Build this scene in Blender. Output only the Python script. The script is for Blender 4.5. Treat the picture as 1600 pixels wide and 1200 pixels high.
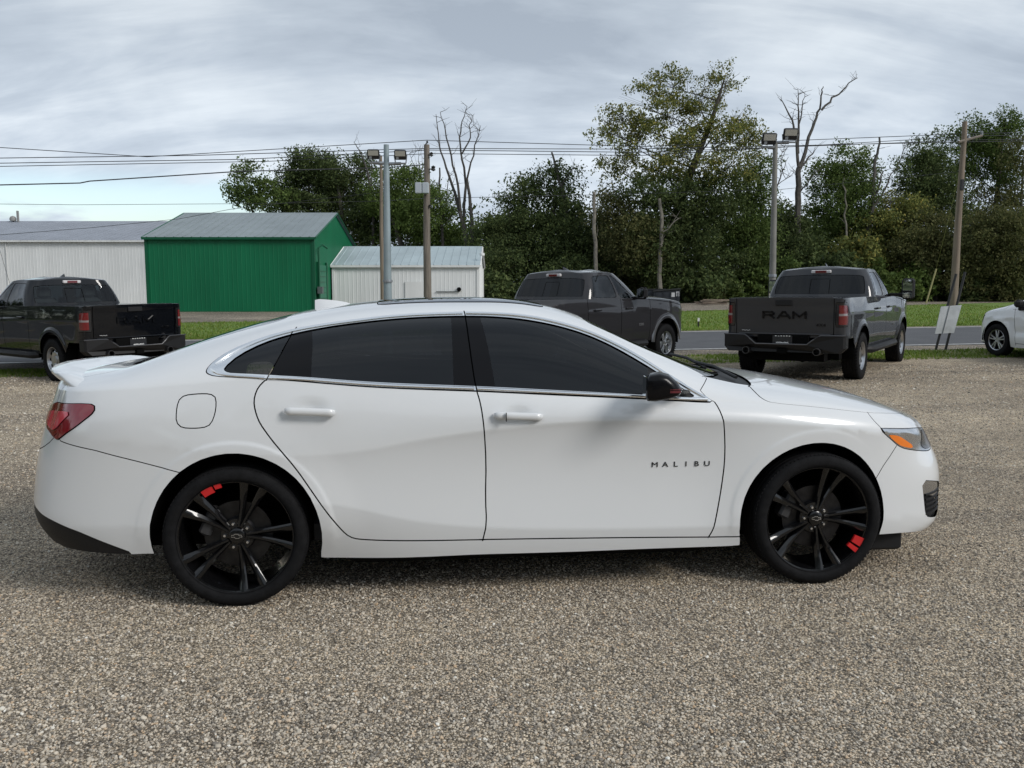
import bpy, math, random
import numpy as np
from mathutils import Vector, Matrix
from mathutils.geometry import delaunay_2d_cdt
R = math.radians
for o in list(bpy.data.objects): bpy.data.objects.remove(o)
scene = bpy.context.scene
COL = scene.collection
# ---------------------------------------------------------------- camera
CAM_H = 1.5376
cam = bpy.data.objects.new('camera', bpy.data.cameras.new('camera'))
cam.data.sensor_width = 36; cam.data.lens = 31.5
cam.data.clip_start = .05; cam.data.clip_end = 4000
cam.location = (0, 0, CAM_H); cam.rotation_euler = (R(90)-.1145, 0, 0)
COL.objects.link(cam); scene.camera = cam
# ---------------------------------------------------------------- world: broken overcast over a clear sky
SUN_EL, SUN_AZ = R(35), R(122)      # azimuth clockwise from +Y: behind the camera to the right
w = bpy.data.worlds.new('World'); scene.world = w; w.use_nodes = True
nt = w.node_tree; nt.nodes.clear()
def N_(t, **k):
    n = nt.nodes.new(t)
    for a, b in k.items(): setattr(n, a, b)
    return n
def L_(a, b): nt.links.new(a, b)
def M_(op, a, b=None, c=None):
    n = N_('ShaderNodeMath', operation=op)
    for i, q in enumerate((a, b, c)):
        if q is None: continue
        if hasattr(q, 'is_output'): L_(q, n.inputs[i])
        else: n.inputs[i].default_value = q
    return n.outputs[0]
sky = N_('ShaderNodeTexSky', sky_type='NISHITA'); sky.sun_disc = False
sky.sun_elevation = SUN_EL; sky.sun_rotation = SUN_AZ; sky.altitude = 200; sky.air_density = 1.0; sky.dust_density = 1.2
tc = N_('ShaderNodeTexCoord'); sp = N_('ShaderNodeSeparateXYZ'); L_(tc.outputs['Generated'], sp.inputs[0])
zp = M_('ADD', M_('MAXIMUM', sp.outputs[2], 0.0), .34)
px, py = M_('DIVIDE', sp.outputs[0], zp), M_('DIVIDE', sp.outputs[1], zp)
cv = N_('ShaderNodeCombineXYZ'); L_(px, cv.inputs[0]); L_(py, cv.inputs[1])
def noise(vec, scale, detail, rough, dist=0., sx=1., sy=1., rot=0., loc=(0, 0, 0)):
    mp = N_('ShaderNodeMapping'); mp.inputs['Scale'].default_value = (sx, sy, 1); mp.inputs['Rotation'].default_value = (0, 0, rot); mp.inputs['Location'].default_value = loc
    L_(vec, mp.inputs[0]); n = N_('ShaderNodeTexNoise'); L_(mp.outputs[0], n.inputs['Vector'])
    n.inputs['Scale'].default_value = scale; n.inputs['Detail'].default_value = detail; n.inputs['Roughness'].default_value = rough; n.inputs['Distortion'].default_value = dist
    return n.outputs[0]
n1 = noise(cv.outputs[0], 1.15, 5, .55, .4, 1., .8, R(25), (3.1, .4, 0))       # broad sheets
n2 = noise(cv.outputs[0], 2.6, 8, .60, .45, .5, 1.5, R(-24), (1.3, 5.2, 0))    # streaks
n3 = noise(cv.outputs[0], 7.0, 6, .6, .2, .7, 1.3, R(-12))
mixv = M_('ADD', M_('ADD', M_('MULTIPLY', n1, .46), M_('MULTIPLY', n2, .45)), M_('MULTIPLY', n3, .09))
rp = N_('ShaderNodeValToRGB'); L_(mixv, rp.inputs[0]); e = rp.color_ramp.elements
e[0].position = .41; e[0].color = (.355, .412, .488, 1)
e[1].position = .60; e[1].color = (.64, .70, .76, 1)
m_ = e.new(.50); m_.color = (.46, .523, .60, 1)
# thinner, brighter sheet towards the horizon
zr = N_('ShaderNodeMapRange'); zr.interpolation_type = 'SMOOTHSTEP'; L_(sp.outputs[2], zr.inputs[0])
zr.inputs[1].default_value = .02; zr.inputs[2].default_value = .38; zr.inputs[3].default_value = 1.22; zr.inputs[4].default_value = .92
cm = N_('ShaderNodeMix', data_type='RGBA', blend_type='MULTIPLY'); cm.inputs[0].default_value = 1
L_(rp.outputs[0], cm.inputs[6]); cb = N_('ShaderNodeCombineXYZ')
for i in range(3): L_(zr.outputs[0], cb.inputs[i])
L_(cb.outputs[0], cm.inputs[7])
bgc = N_('ShaderNodeBackground'); L_(cm.outputs[2], bgc.inputs[0]); bgc.inputs[1].default_value = .92
bgs = N_('ShaderNodeBackground'); L_(sky.outputs[0], bgs.inputs[0]); bgs.inputs[1].default_value = .13
# gaps low over the sheds on the left, where the sheet breaks up
g1 = noise(tc.outputs['Generated'], 5.0, 6, .6, .3, 1., 1., 0, (.3, .2, 0)); 
mpz = N_('ShaderNodeMapping'); mpz.inputs['Scale'].default_value = (2.2, 2.2, 9); mpz.inputs['Location'].default_value = (.7, .1, .35); L_(tc.outputs['Generated'], mpz.inputs[0])
gn = N_('ShaderNodeTexNoise'); L_(mpz.outputs[0], gn.inputs['Vector']); gn.inputs['Scale'].default_value = 1.6; gn.inputs['Detail'].default_value = 7; gn.inputs['Roughness'].default_value = .55
el = N_('ShaderNodeMapRange'); el.interpolation_type = 'SMOOTHSTEP'; L_(sp.outputs[2], el.inputs[0])
el.inputs[1].default_value = .085; el.inputs[2].default_value = .12; el.inputs[3].default_value = 1; el.inputs[4].default_value = 0
azr = N_('ShaderNodeMapRange'); azr.interpolation_type = 'SMOOTHSTEP'; L_(sp.outputs[0], azr.inputs[0])
azr.inputs[1].default_value = -.30; azr.inputs[2].default_value = -.18; azr.inputs[3].default_value = 1; azr.inputs[4].default_value = 0
gate = M_('MULTIPLY', el.outputs[0], azr.outputs[0])
th = N_('ShaderNodeMapRange'); th.interpolation_type = 'SMOOTHSTEP'; L_(gn.outputs[0], th.inputs[0])
th.inputs[1].default_value = .42; th.inputs[2].default_value = .53; th.inputs[3].default_value = 0; th.inputs[4].default_value = .9
gap = M_('MULTIPLY', gate, th.outputs[0])
ms = N_('ShaderNodeMixShader'); L_(gap, ms.inputs[0]); L_(bgc.outputs[0], ms.inputs[1]); L_(bgs.outputs[0], ms.inputs[2])
wo = N_('ShaderNodeOutputWorld'); L_(ms.outputs[0], wo.inputs[0])
# ---------------------------------------------------------------- sun behind thin cloud
sl = bpy.data.lights.new('sun', 'SUN'); sl.energy = 1.75; sl.angle = R(20); sl.color = (1, .965, .92)
so = bpy.data.objects.new('sun', sl); COL.objects.link(so)
d = Vector((math.sin(SUN_AZ)*math.cos(SUN_EL), math.cos(SUN_AZ)*math.cos(SUN_EL), math.sin(SUN_EL)))
so.rotation_euler = d.to_track_quat('Z', 'Y').to_euler(); so.location = d*60
vs = scene.view_settings; vs.view_transform = 'Standard'; vs.look = 'None'; vs.gamma = 1; vs.exposure = 0.32; vs.use_curve_mapping = False
scene.render.engine = 'CYCLES'
# ---------------------------------------------------------------- helpers
MATS = {}
def mat(name, col, rough=.5, metal=0., coat=0., spec=.5, var=0., scale=8., bump=0., bscale=60., emit=None, detail=4.):
    """plain procedural material: base colour with optional noise variation and bump"""
    if name in MATS: return MATS[name]
    m = bpy.data.materials.new(name); m.use_nodes = True; t = m.node_tree; b = t.nodes['Principled BSDF']
    b.inputs['Base Color'].default_value = (*col, 1); b.inputs['Roughness'].default_value = rough; b.inputs['Metallic'].default_value = metal
    b.inputs['Coat Weight'].default_value = coat; b.inputs['Coat Roughness'].default_value = .04; b.inputs['Specular IOR Level'].default_value = spec
    if var or bump:
        c = t.nodes.new('ShaderNodeTexCoord')
        n = t.nodes.new('ShaderNodeTexNoise'); n.inputs['Scale'].default_value = scale; n.inputs['Detail'].default_value = detail
        t.links.new(c.outputs['Object'], n.inputs['Vector'])
        if var:
            r = t.nodes.new('ShaderNodeValToRGB'); r.color_ramp.elements[0].position = .3; r.color_ramp.elements[1].position = .7
            r.color_ramp.elements[0].color = (*[q*(1-var) for q in col], 1); r.color_ramp.elements[1].color = (*[min(q*(1+var), 1) for q in col], 1)
            t.links.new(n.outputs[0], r.inputs[0]); t.links.new(r.outputs[0], b.inputs['Base Color'])
        if bump:
            n2 = t.nodes.new('ShaderNodeTexNoise'); n2.inputs['Scale'].default_value = bscale; n2.inputs['Detail'].default_value = 5
            t.links.new(c.outputs['Object'], n2.inputs['Vector'])
            bp = t.nodes.new('ShaderNodeBump'); bp.inputs['Strength'].default_value = bump; bp.inputs['Distance'].default_value = .01
            t.links.new(n2.outputs[0], bp.inputs['Height']); t.links.new(bp.outputs[0], b.inputs['Normal'])
    if emit: b.inputs['Emission Color'].default_value = (*emit[0], 1); b.inputs['Emission Strength'].default_value = emit[1]
    MATS[name] = m; return m
def glass(name, tint, rough=.0, ior=1.5):
    if name in MATS: return MATS[name]
    m = bpy.data.materials.new(name); m.use_nodes = True; t = m.node_tree; t.nodes.clear()
    o = t.nodes.new('ShaderNodeOutputMaterial'); a = t.nodes.new('ShaderNodeBsdfTransparent'); a.inputs[0].default_value = (*tint, 1)
    g = t.nodes.new('ShaderNodeBsdfGlossy'); g.inputs['Roughness'].default_value = rough; g.inputs[0].default_value = (.95, .97, 1, 1)
    f = t.nodes.new('ShaderNodeFresnel'); f.inputs[0].default_value = ior; x = t.nodes.new('ShaderNodeMixShader')
    t.links.new(f.outputs[0], x.inputs[0]); t.links.new(a.outputs[0], x.inputs[1]); t.links.new(g.outputs[0], x.inputs[2]); t.links.new(x.outputs[0], o.inputs[0])
    MATS[name] = m; return m
def tag(o, label=None, cat=None, group=None, kind=None):
    for k, v in (('label', label), ('category', cat), ('group', group), ('kind', kind)):
        if v: o[k] = v
    return o
def empty(name, loc=(0, 0, 0), rz=0):
    o = bpy.data.objects.new(name, None); COL.objects.link(o); o.location = loc; o.rotation_euler = (0, 0, rz); o.empty_display_size = .2; return o
class MB:
    """collects faces; build() links them as one mesh object"""
    def __init__(s): s.v = []; s.f = []; s.sm = []
    def add(s, vs, fs, smooth=False, M=None):
        b = len(s.v)
        s.v += [tuple(M @ Vector(p)) if M is not None else tuple(p) for p in vs]
        s.f += [tuple(b+i for i in f) for f in fs]; s.sm += [smooth]*len(fs); return s
    def box(s, x0, x1, y0, y1, z0, z1, M=None, bev=0.):
        if bev <= 0:
            v = [(x0, y0, z0), (x1, y0, z0), (x1, y1, z0), (x0, y1, z0), (x0, y0, z1), (x1, y0, z1), (x1, y1, z1), (x0, y1, z1)]
            return s.add(v, [(0, 3, 2, 1), (4, 5, 6, 7), (0, 1, 5, 4), (1, 2, 6, 5), (2, 3, 7, 6), (3, 0, 4, 7)], False, M)
        # bevelled box: two inset loops per z level
        b = min(bev, (x1-x0)*.49, (y1-y0)*.49, (z1-z0)*.49)
        def ring(i, z): 
            return [(x0+b+i, y0+i, z), (x1-b-i, y0+i, z), (x1-i, y0+b+i, z), (x1-i, y1-b-i, z), (x1-b-i, y1-i, z), (x0+b+i, y1-i, z), (x0+i, y1-b-i, z), (x0+i, y0+b+i, z)]
        v = ring(b*.9, z0)+ring(0, z0+b)+ring(0, z1-b)+ring(b*.9, z1); f = [tuple(range(7, -1, -1)), tuple(range(24, 32))]
        for k in range(3):
            for i in range(8): j = (i+1) % 8; f.append((k*8+i, k*8+j, k*8+8+j, k*8+8+i))
        return s.add(v, f, False, M)
    def tube(s, pts, r, n=8, cap=True, smooth=True, M=None):
        pts = [Vector(p) for p in pts]; rs = r if hasattr(r, '__len__') else [r]*len(pts)
        v = []; f = []; prev = None
        for i, p in enumerate(pts):
            t = (pts[min(i+1, len(pts)-1)]-pts[max(i-1, 0)]); t.normalize()
            if prev is None:
                a = Vector((0, 0, 1)) if abs(t.z) < .9 else Vector((1, 0, 0)); x = t.cross(a); x.normalize()
            else:
                x = prev-t*prev.dot(t); x.normalize()
            y = t.cross(x); prev = x
            for k in range(n):
                q = 2*math.pi*k/n; v.append(p+(x*math.cos(q)+y*math.sin(q))*rs[i])
        for i in range(len(pts)-1):
            for k in range(n): j = (k+1) % n; f.append((i*n+k, i*n+j, (i+1)*n+j, (i+1)*n+k))
        if cap: f.append(tuple(range(n-1, -1, -1))); f.append(tuple((len(pts)-1)*n+k for k in range(n)))
        return s.add(v, f, smooth, M)
    def lathe(s, prof, n=48, axis='Y', smooth=True, closed=False, M=None, a0=0., a1=2*math.pi):
        """prof: (radius, along) pairs turned about an axis"""
        full = abs(a1-a0-2*math.pi) < 1e-6; m = n if full else n+1; v = []; f = []
        for r, h in prof:
            for k in range(m):
                q = a0+(a1-a0)*k/n; c, t = r*math.cos(q), r*math.sin(q)
                v.append((c, h, t) if axis == 'Y' else ((c, t, h) if axis == 'Z' else (h, c, t)))
        P = len(prof)
        for i in range(P if closed else P-1):
            i2 = (i+1) % P
            for k in range(n):
                j = (k+1) % m; f.append((i*m+k, i2*m+k, i2*m+j, i*m+j))
        return s.add(v, f, smooth, M)
    def prism(s, poly, a, b, axis='Y', M=None, taper=None):
        """polygon in the plane across axis, extruded a..b; taper scales the polygon about its centre at a and b"""
        n = len(poly); cx = sum(p[0] for p in poly)/n; cy = sum(p[1] for p in poly)/n; v = []
        for h, k in ((a, taper[0] if taper else 1), (b, taper[1] if taper else 1)):
            for p in poly:
                x, y = cx+(p[0]-cx)*k, cy+(p[1]-cy)*k
                v.append((x, h, y) if axis == 'Y' else ((x, y, h) if axis == 'Z' else (h, x, y)))
        f = [tuple(range(n)), tuple(range(2*n-1, n-1, -1))]+[(i, n+i, n+(i+1) % n, (i+1) % n) for i in range(n)]
        return s.add(v, f, False, M)
    def loft(s, rings, smooth=True, caps=True, M=None):
        n = len(rings[0]); v = [p for r in rings for p in r]; f = []
        for i in range(len(rings)-1):
            for k in range(n): j = (k+1) % n; f.append((i*n+k, i*n+j, (i+1)*n+j, (i+1)*n+k))
        if caps: f.append(tuple(range(n-1, -1, -1))); f.append(tuple((len(rings)-1)*n+k for k in range(n)))
        return s.add(v, f, smooth, M)
    def build(s, name, m, parent=None, loc=None, fix=True, edge=None):
        me = bpy.data.meshes.new(name); me.from_pydata(s.v, [], s.f); me.materials.append(m)
        if fix:
            import bmesh
            bm = bmesh.new(); bm.from_mesh(me); bmesh.ops.recalc_face_normals(bm, faces=bm.faces); bm.to_mesh(me); bm.free()
        me.polygons.foreach_set('use_smooth', s.sm)
        if any(s.sm): me.set_sharp_from_angle(angle=R(edge or 40))
        o = bpy.data.objects.new(name, me); COL.objects.link(o)
        if parent: o.parent = parent
        if loc: o.location = loc
        return o
def copy_tree(o, parent=None):
    c = o.copy(); COL.objects.link(c); c.parent = parent
    for ch in o.children: copy_tree(ch, c)
    return c
def text_mesh(name, body, size, m, parent, M, depth=.004, sx=1., bold=0., space=1.):
    """raised lettering as a mesh"""
    cu = bpy.data.curves.new(name, 'FONT'); cu.body = body; cu.size = size; cu.extrude = depth; cu.align_x = 'CENTER'; cu.align_y = 'CENTER'; cu.offset = bold; cu.space_character = space; cu.resolution_u = 3
    o = bpy.data.objects.new(name, cu); COL.objects.link(o)
    dg = bpy.context.evaluated_depsgraph_get(); me = bpy.data.meshes.new_from_object(o.evaluated_get(dg))
    bpy.data.objects.remove(o); me.transform(M @ Matrix.Diagonal((sx, 1, 1, 1))); me.materials.clear(); me.materials.append(m)
    q = bpy.data.objects.new(name, me); COL.objects.link(q); q.parent = parent; return q
def resamp(P, step, closed=False):
    P = np.array(list(P)+([P[0]] if closed else []), float); L = np.r_[0, np.cumsum(np.hypot(*np.diff(P, axis=0).T))]
    n = max(2, int(L[-1]/step)+1); t = np.linspace(0, L[-1], n); Q = np.stack([np.interp(t, L, P[:, i]) for i in (0, 1)], 1)
    return Q[:-1] if closed else Q
def smooth_line(P, step, closed=False, k=2):
    """Chaikin-rounded polyline through the control points' neighbourhood"""
    P = np.array(P, float)
    for _ in range(k):
        if closed: Q = np.roll(P, -1, 0); P = np.stack([P*.75+Q*.25, P*.25+Q*.75], 1).reshape(-1, 2)
        else:
            a, b = P[:-1], P[1:]; q = np.stack([a*.75+b*.25, a*.25+b*.75], 1).reshape(-1, 2); P = np.r_[P[:1], q[1:-1], P[-1:]]
    return resamp(P, step, closed)
def inside(poly, Q):
    poly = np.asarray(poly); Q = np.asarray(Q); r = np.zeros(len(Q), bool); x, y = Q[:, 0], Q[:, 1]; j = len(poly)-1
    for i in range(len(poly)):
        a, b = poly[i], poly[j]
        if a[1] != b[1]:
            r ^= ((a[1] > y) != (b[1] > y)) & (x < (b[0]-a[0])*(y-a[1])/(b[1]-a[1])+a[0])
        j = i
    return r
def round_poly(P, r, n=4):
    P = [np.array(p, float) for p in P]; o = []
    for i, p in enumerate(P):
        a, b = P[i-1]-p, P[(i+1) % len(P)]-p; la, lb = np.linalg.norm(a), np.linalg.norm(b); k = min(r, la*.45, lb*.45); A, B = p+a/la*k, p+b/lb*k
        for t in np.linspace(0, 1, n): o.append(tuple(A*(1-t)**2+p*2*t*(1-t)+B*t*t))
    return o
class Shell:
    """cuts a Surf along lines into panels that become separate meshes"""
    def __init__(s, surf, grid=.035, step=.025):
        s.s = surf; s.g = grid; s.st = step; s.V = []; s.E = []; s.holes = []; s.fine = []; s.soft = set()
    def _add(s, P, closed=False):
        b = len(s.V); n = len(P); s.V += [tuple(p) for p in P]
        s.E += [(b+i, b+i+1) for i in range(n-1)]+([(b+n-1, b)] if closed else [])
    def crease(s, P, d=0.):
        """mesh edges along a crease that do not part panels"""
        P = np.array(P, float); a = len(s.E)
        for k in ((-d, 0, d) if d else (0,)): s._add(resamp(P+[0, k], s.st))
        s.soft |= set(range(a, len(s.E)))
    def loop(s, P, smooth=0, gap=0): 
        Q = smooth_line(P, s.st, True, smooth) if smooth else resamp(P, s.st, True)
        if gap: s._strip(np.r_[Q, Q[:1]], gap, True)
        else: s._add(Q, True)
        return Q
    def line(s, P, gap=0, smooth=0):
        Q = smooth_line(P, s.st, False, smooth) if smooth else resamp(P, s.st)
        if gap: s._strip(Q, gap)
        else: s._add(Q)
    def _strip(s, Q, g, closed=False):
        T = np.gradient(Q, axis=0)
        if closed: T[0] = T[-1] = Q[1]-Q[-2]
        T /= np.maximum(np.linalg.norm(T, axis=1), 1e-9)[:, None]; n = np.stack([-T[:, 1], T[:, 0]], 1)*g/2
        if closed: s._add((Q+n)[:-1], True); s._add((Q-n)[:-1], True)
        else: s._add(np.r_[Q+n, (Q-n)[::-1]], True)
    def hole(s, P): s.holes.append(np.array(P)); s._add(resamp(P, s.st, True), True)
    def solve(s, domain):
        D = resamp(domain, s.st*1.3, True); s._add(D, True)
        lo, hi = D.min(0), D.max(0)
        gx, gy = np.meshgrid(np.arange(lo[0], hi[0], s.g), np.arange(lo[1], hi[1], s.g)); gx[::2] += s.g*.5
        G = np.stack([gx.ravel(), gy.ravel()], 1)
        for (x0, x1, y0, y1, h) in s.fine:
            k = ~((G[:, 0] > x0) & (G[:, 0] < x1) & (G[:, 1] > y0) & (G[:, 1] < y1)); G = G[k]
            a, b = np.meshgrid(np.arange(x0, x1, h), np.arange(y0, y1, h)); G = np.r_[G, np.stack([a.ravel(), b.ravel()], 1)]
        G = G[inside(D, G)]
        A = np.array(s.V); keep = np.ones(len(G), bool)
        for i in range(0, len(G), 500):
            q = G[i:i+500]; d = np.sqrt(((q[:, None]-A[None])**2).sum(-1)).min(1); keep[i:i+500] = d > .009
        G = G[keep]
        vs = [Vector(p) for p in s.V]+[Vector(p) for p in G]
        V, E, Fc, ov, oe, of = delaunay_2d_cdt(vs, s.E, [], 0, 1e-6)
        s.P = np.array([tuple(v) for v in V]); F = np.array(Fc)
        bar = {tuple(sorted(e)) for e, o in zip(E, oe) if any(i not in s.soft for i in o)}
        adj = {}
        for i, f in enumerate(F):
            for k in range(3):
                e = tuple(sorted((int(f[k]), int(f[(k+1) % 3]))))
                if e not in bar: adj.setdefault(e, []).append(i)
        nb = [[] for _ in F]
        for a in adj.values():
            if len(a) == 2: nb[a[0]].append(a[1]); nb[a[1]].append(a[0])
        comp = -np.ones(len(F), int); c = 0
        for i in range(len(F)):
            if comp[i] >= 0: continue
            st = [i]; comp[i] = c
            while st:
                j = st.pop()
                for k in nb[j]:
                    if comp[k] < 0: comp[k] = c; st.append(k)
            c += 1
        s.F, s.comp, s.ncomp = F, comp, c; s.cen = s.P[F].mean(1); s.used = set()
        ok = inside(D, s.cen)
        for h in s.holes: ok &= ~inside(h, s.cen)
        s.ok = ok
        s.S3 = s.s.S(s.P[:, 0], s.P[:, 1]); s.N3 = s.s.N(s.P[:, 0], s.P[:, 1])
    def find(s, uv):
        q = np.array(uv); a, b, c = (s.P[s.F[:, i]] for i in range(3))
        cr = lambda p, r: (r[:, 0]-p[:, 0])*(q[1]-p[:, 1])-(r[:, 1]-p[:, 1])*(q[0]-p[:, 0])
        d1, d2, d3 = cr(a, b), cr(b, c), cr(c, a)
        h = np.where(((d1 >= 0) & (d2 >= 0) & (d3 >= 0)) | ((d1 <= 0) & (d2 <= 0) & (d3 <= 0)))[0]
        return s.comp[h[0]] if len(h) else -1
    def mesh(s, name, tris, sides, m, h=0., flange=.012, parent=None, edgeh=0.):
        """tris: triangle indices; sides: list of +-1 (y sign)"""
        F = s.F[tris]; ids, inv = np.unique(F, return_inverse=True); F = inv.reshape(-1, 3)
        P0, N0 = s.S3[ids], s.N3[ids]; V = []; Fs = []; LN = []
        ec = {}
        for f in F:
            for k in range(3):
                a, b = int(f[k]), int(f[(k+1) % 3]); e = (a, b) if a < b else (b, a); ec[e] = ec.get(e, 0)+1
        uv = s.P[ids]; L = s.s.L
        def mid(i): return uv[i, 1] > .9995 or uv[i, 0] < 1e-4 or uv[i, 0] > L-1e-4
        bd = [e for e, c in ec.items() if c == 1 and not (mid(e[0]) and mid(e[1]))]
        for sg in sides:
            b = len(V); P = (P0+N0*h)*[1, sg, 1]; N = N0*[1, sg, 1]; V += P.tolist()
            A, B, C = P[F[:, 0]], P[F[:, 1]], P[F[:, 2]]
            fl = (np.cross(B-A, C-A)*N[F[:, 0]]).sum(1) < 0; G = F.copy(); G[fl] = G[fl][:, ::-1]
            Fs += (G+b).tolist(); LN += N[G.ravel()].tolist()
            if flange:
                for e in bd:
                    i, j = e; n = np.cross(P[j]-P[i], N[i]); n /= max(np.linalg.norm(n), 1e-9); c = len(V)
                    V += [P[i].tolist(), P[j].tolist(), (P[j]-N[j]*flange).tolist(), (P[i]-N[i]*flange).tolist()]
                    Fs.append([c, c+1, c+2, c+3]); LN += [n.tolist()]*4
        me = bpy.data.meshes.new(name); me.from_pydata(V, [], Fs); me.materials.append(m)
        me.polygons.foreach_set('use_smooth', [True]*len(Fs)); me.normals_split_custom_set(LN)
        o = bpy.data.objects.new(name, me); COL.objects.link(o)
        if parent: o.parent = parent
        return o
    def panel(s, name, seeds, m, pair=True, h=0., flange=.012, parent=None, sides=None):
        cs = [s.find(q) for q in seeds]; 
        for q, c in zip(seeds, cs):
            if c in s.used: print('SEED CLASH', name, q)
        s.used |= set(cs); t = np.where(np.isin(s.comp, cs) & s.ok)[0]
        if len(t) == 0: print('EMPTY PANEL', name); return []
        if len(t) > .6*len(s.F): print('LEAK', name)
        if not pair: return [s.mesh(name, t, [-1, 1], m, h, flange, parent)]
        return [s.mesh(name, t, [g], m, h, flange, parent) for g in (sides or (-1, 1))]
    def rest(s, name, m, h, parent):
        t = np.where(~np.isin(s.comp, list(s.used)) & s.ok)[0]
        return s.mesh(name, t, [-1, 1], m, h, 0, parent) if len(t) else None
    def report(s):
        for c in range(s.ncomp):
            t = np.where((s.comp == c) & s.ok)[0]
            if len(t) and c not in s.used:
                A = s.P[s.F[t]]; ar = np.abs(np.cross(A[:, 1]-A[:, 0], A[:, 2]-A[:, 0])).sum()/2
                if ar > .002: print('  unseeded comp', c, 'area %.4f' % ar, s.cen[t].mean(0).round(3))
# ---------------------------------------------------------------- surfaces
class Spl:
    """natural cubic spline, scalar or vector valued, linear beyond the ends"""
    def __init__(s, xs, ys):
        s.x = np.array(xs, float); s.y = np.array(ys, float)
        if s.y.ndim == 1: s.y = s.y[:, None]; s.sc = True
        else: s.sc = False
        n = len(s.x); h = np.diff(s.x); A = np.eye(n); B = np.zeros_like(s.y)
        for i in range(1, n-1):
            A[i, i-1] = h[i-1]; A[i, i] = 2*(h[i-1]+h[i]); A[i, i+1] = h[i]
            B[i] = 6*((s.y[i+1]-s.y[i])/h[i]-(s.y[i]-s.y[i-1])/h[i-1])
        s.m = np.linalg.solve(A, B)
    def __call__(s, q):
        q = np.asarray(q, float); sh = q.shape; q = q.ravel()
        i = np.clip(np.searchsorted(s.x, q)-1, 0, len(s.x)-2)
        h = (s.x[i+1]-s.x[i])[:, None]; qq = np.clip(q, s.x[0], s.x[-1])
        a = (s.x[i+1]-qq)[:, None]; b = (qq-s.x[i])[:, None]
        m0, m1, y0, y1 = s.m[i], s.m[i+1], s.y[i], s.y[i+1]
        r = (m0*a**3+m1*b**3)/(6*h)+(y0/h-m0*h/6)*a+(y1/h-m1*h/6)*b
        return r[:, 0].reshape(sh) if s.sc else r.reshape(sh+(s.y.shape[1],))
class Lin:
    def __init__(s, xs, ys): s.x = np.array(xs, float); s.y = np.array(ys, float)
    def __call__(s, q): return np.interp(q, s.x, s.y)
def sstep(a, b, x):
    t = np.clip((np.asarray(x, float)-a)/(b-a), 0, 1); return t*t*(3-2*t)
class Surf:
    """half body shell: v<=0 below the shoulder (z = zs+v), v in 0..1 from the shoulder to the centre line"""
    def __init__(s, plan, zs, zc, ri, rz, lean, off, rail2=.58):
        P = np.array(plan, float); d = np.r_[0, np.cumsum(np.hypot(*np.diff(P, axis=0).T))]
        f = Spl(d, P); t = np.linspace(0, d[-1], 1200); q = f(t)
        L = np.r_[0, np.cumsum(np.hypot(*np.diff(q, axis=0).T))]
        s.L = L[-1]; s.uu = L; s.pp = q
        T = np.gradient(q, L, axis=0); T /= np.linalg.norm(T, axis=1)[:, None]
        s.nn = np.stack([-T[:, 1], T[:, 0]], 1)*-1
        mid = len(L)//2
        if s.nn[mid, 1] < 0: s.nn *= -1
        s.zs, s.zc, s.ri, s.rz, s.lean, s.off, s.rail2 = Spl(*zip(*zs)), Spl(*zip(*zc)), Lin(*zip(*ri)), Lin(*zip(*rz)), Lin(*zip(*lean)), off, rail2
    def base(s, u):
        I = lambda a: np.interp(u, s.uu, a)
        return I(s.pp[:, 0]), I(s.pp[:, 1]), I(s.nn[:, 0]), I(s.nn[:, 1])
    def u_of_x(s, x):
        return np.interp(-np.asarray(x, float), -s.pp[:, 0], s.uu)
    def low(s, u, z):
        x, y, nx, ny = s.base(u); o = s.off(x, z, nx, ny)
        return x+nx*o, np.maximum(y+ny*o, 0), z
    def S(s, u, v):
        u = np.asarray(u, float); v = np.asarray(v, float)
        bx = s.base(u)[0]; zs = s.zs(bx)
        xl, yl, zl = s.low(u, zs+np.minimum(v, 0))
        x0, y0, z0 = s.low(u, zs)
        t = np.clip(v, 0, 1); H = np.maximum(s.zc(x0)-z0, 0.004)
        ri = s.ri(x0)*np.minimum(1, y0/.5); rz = s.rz(x0); ln = s.lean(x0)
        P1y = y0-np.minimum(ln*.45*H, ri*.8); P1z = z0+.45*H
        P2y = np.maximum(y0-ri, 0); P2z = z0+rz*H
        P3y = P2y*s.rail2; P3z = z0+H
        c = [(1-t)**4, 4*t*(1-t)**3, 6*t*t*(1-t)**2, 4*t**3*(1-t), t**4]
        yu = c[0]*y0+c[1]*P1y+c[2]*P2y+c[3]*P3y
        zu = c[0]*z0+c[1]*P1z+c[2]*P2z+c[3]*P3z+c[4]*(z0+H)
        up = v > 0
        return np.stack([np.where(up, x0, xl), np.where(up, yu, yl), np.where(up, zu, zl)], -1)
    def N(s, u, v, e=.004):
        a = s.S(np.clip(np.asarray(u)+e, 0, s.L), v)-s.S(np.clip(np.asarray(u)-e, 0, s.L), v)
        vv = np.asarray(v)
        lo_ = vv <= 1e-7
        b = s.S(u, np.where(lo_, np.minimum(vv+e, 0), np.minimum(vv+e, 1)))-s.S(u, np.where(lo_, vv-e, np.maximum(vv-e, 1e-6)))
        n = np.cross(a, b); n /= np.maximum(np.linalg.norm(n, axis=-1), 1e-12)[..., None]
        c = s.S(u, v)-np.array([1.4, 0, .7])
        # orientation is constant over the shell
        return n*s.sgn if hasattr(s, 'sgn') else n
    def orient(s):
        u = np.array([s.L*.5]); n = s.N(u, np.array([-.2])); s.sgn = 1. if n[0, 1] > 0 else -1.
        return s
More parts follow.
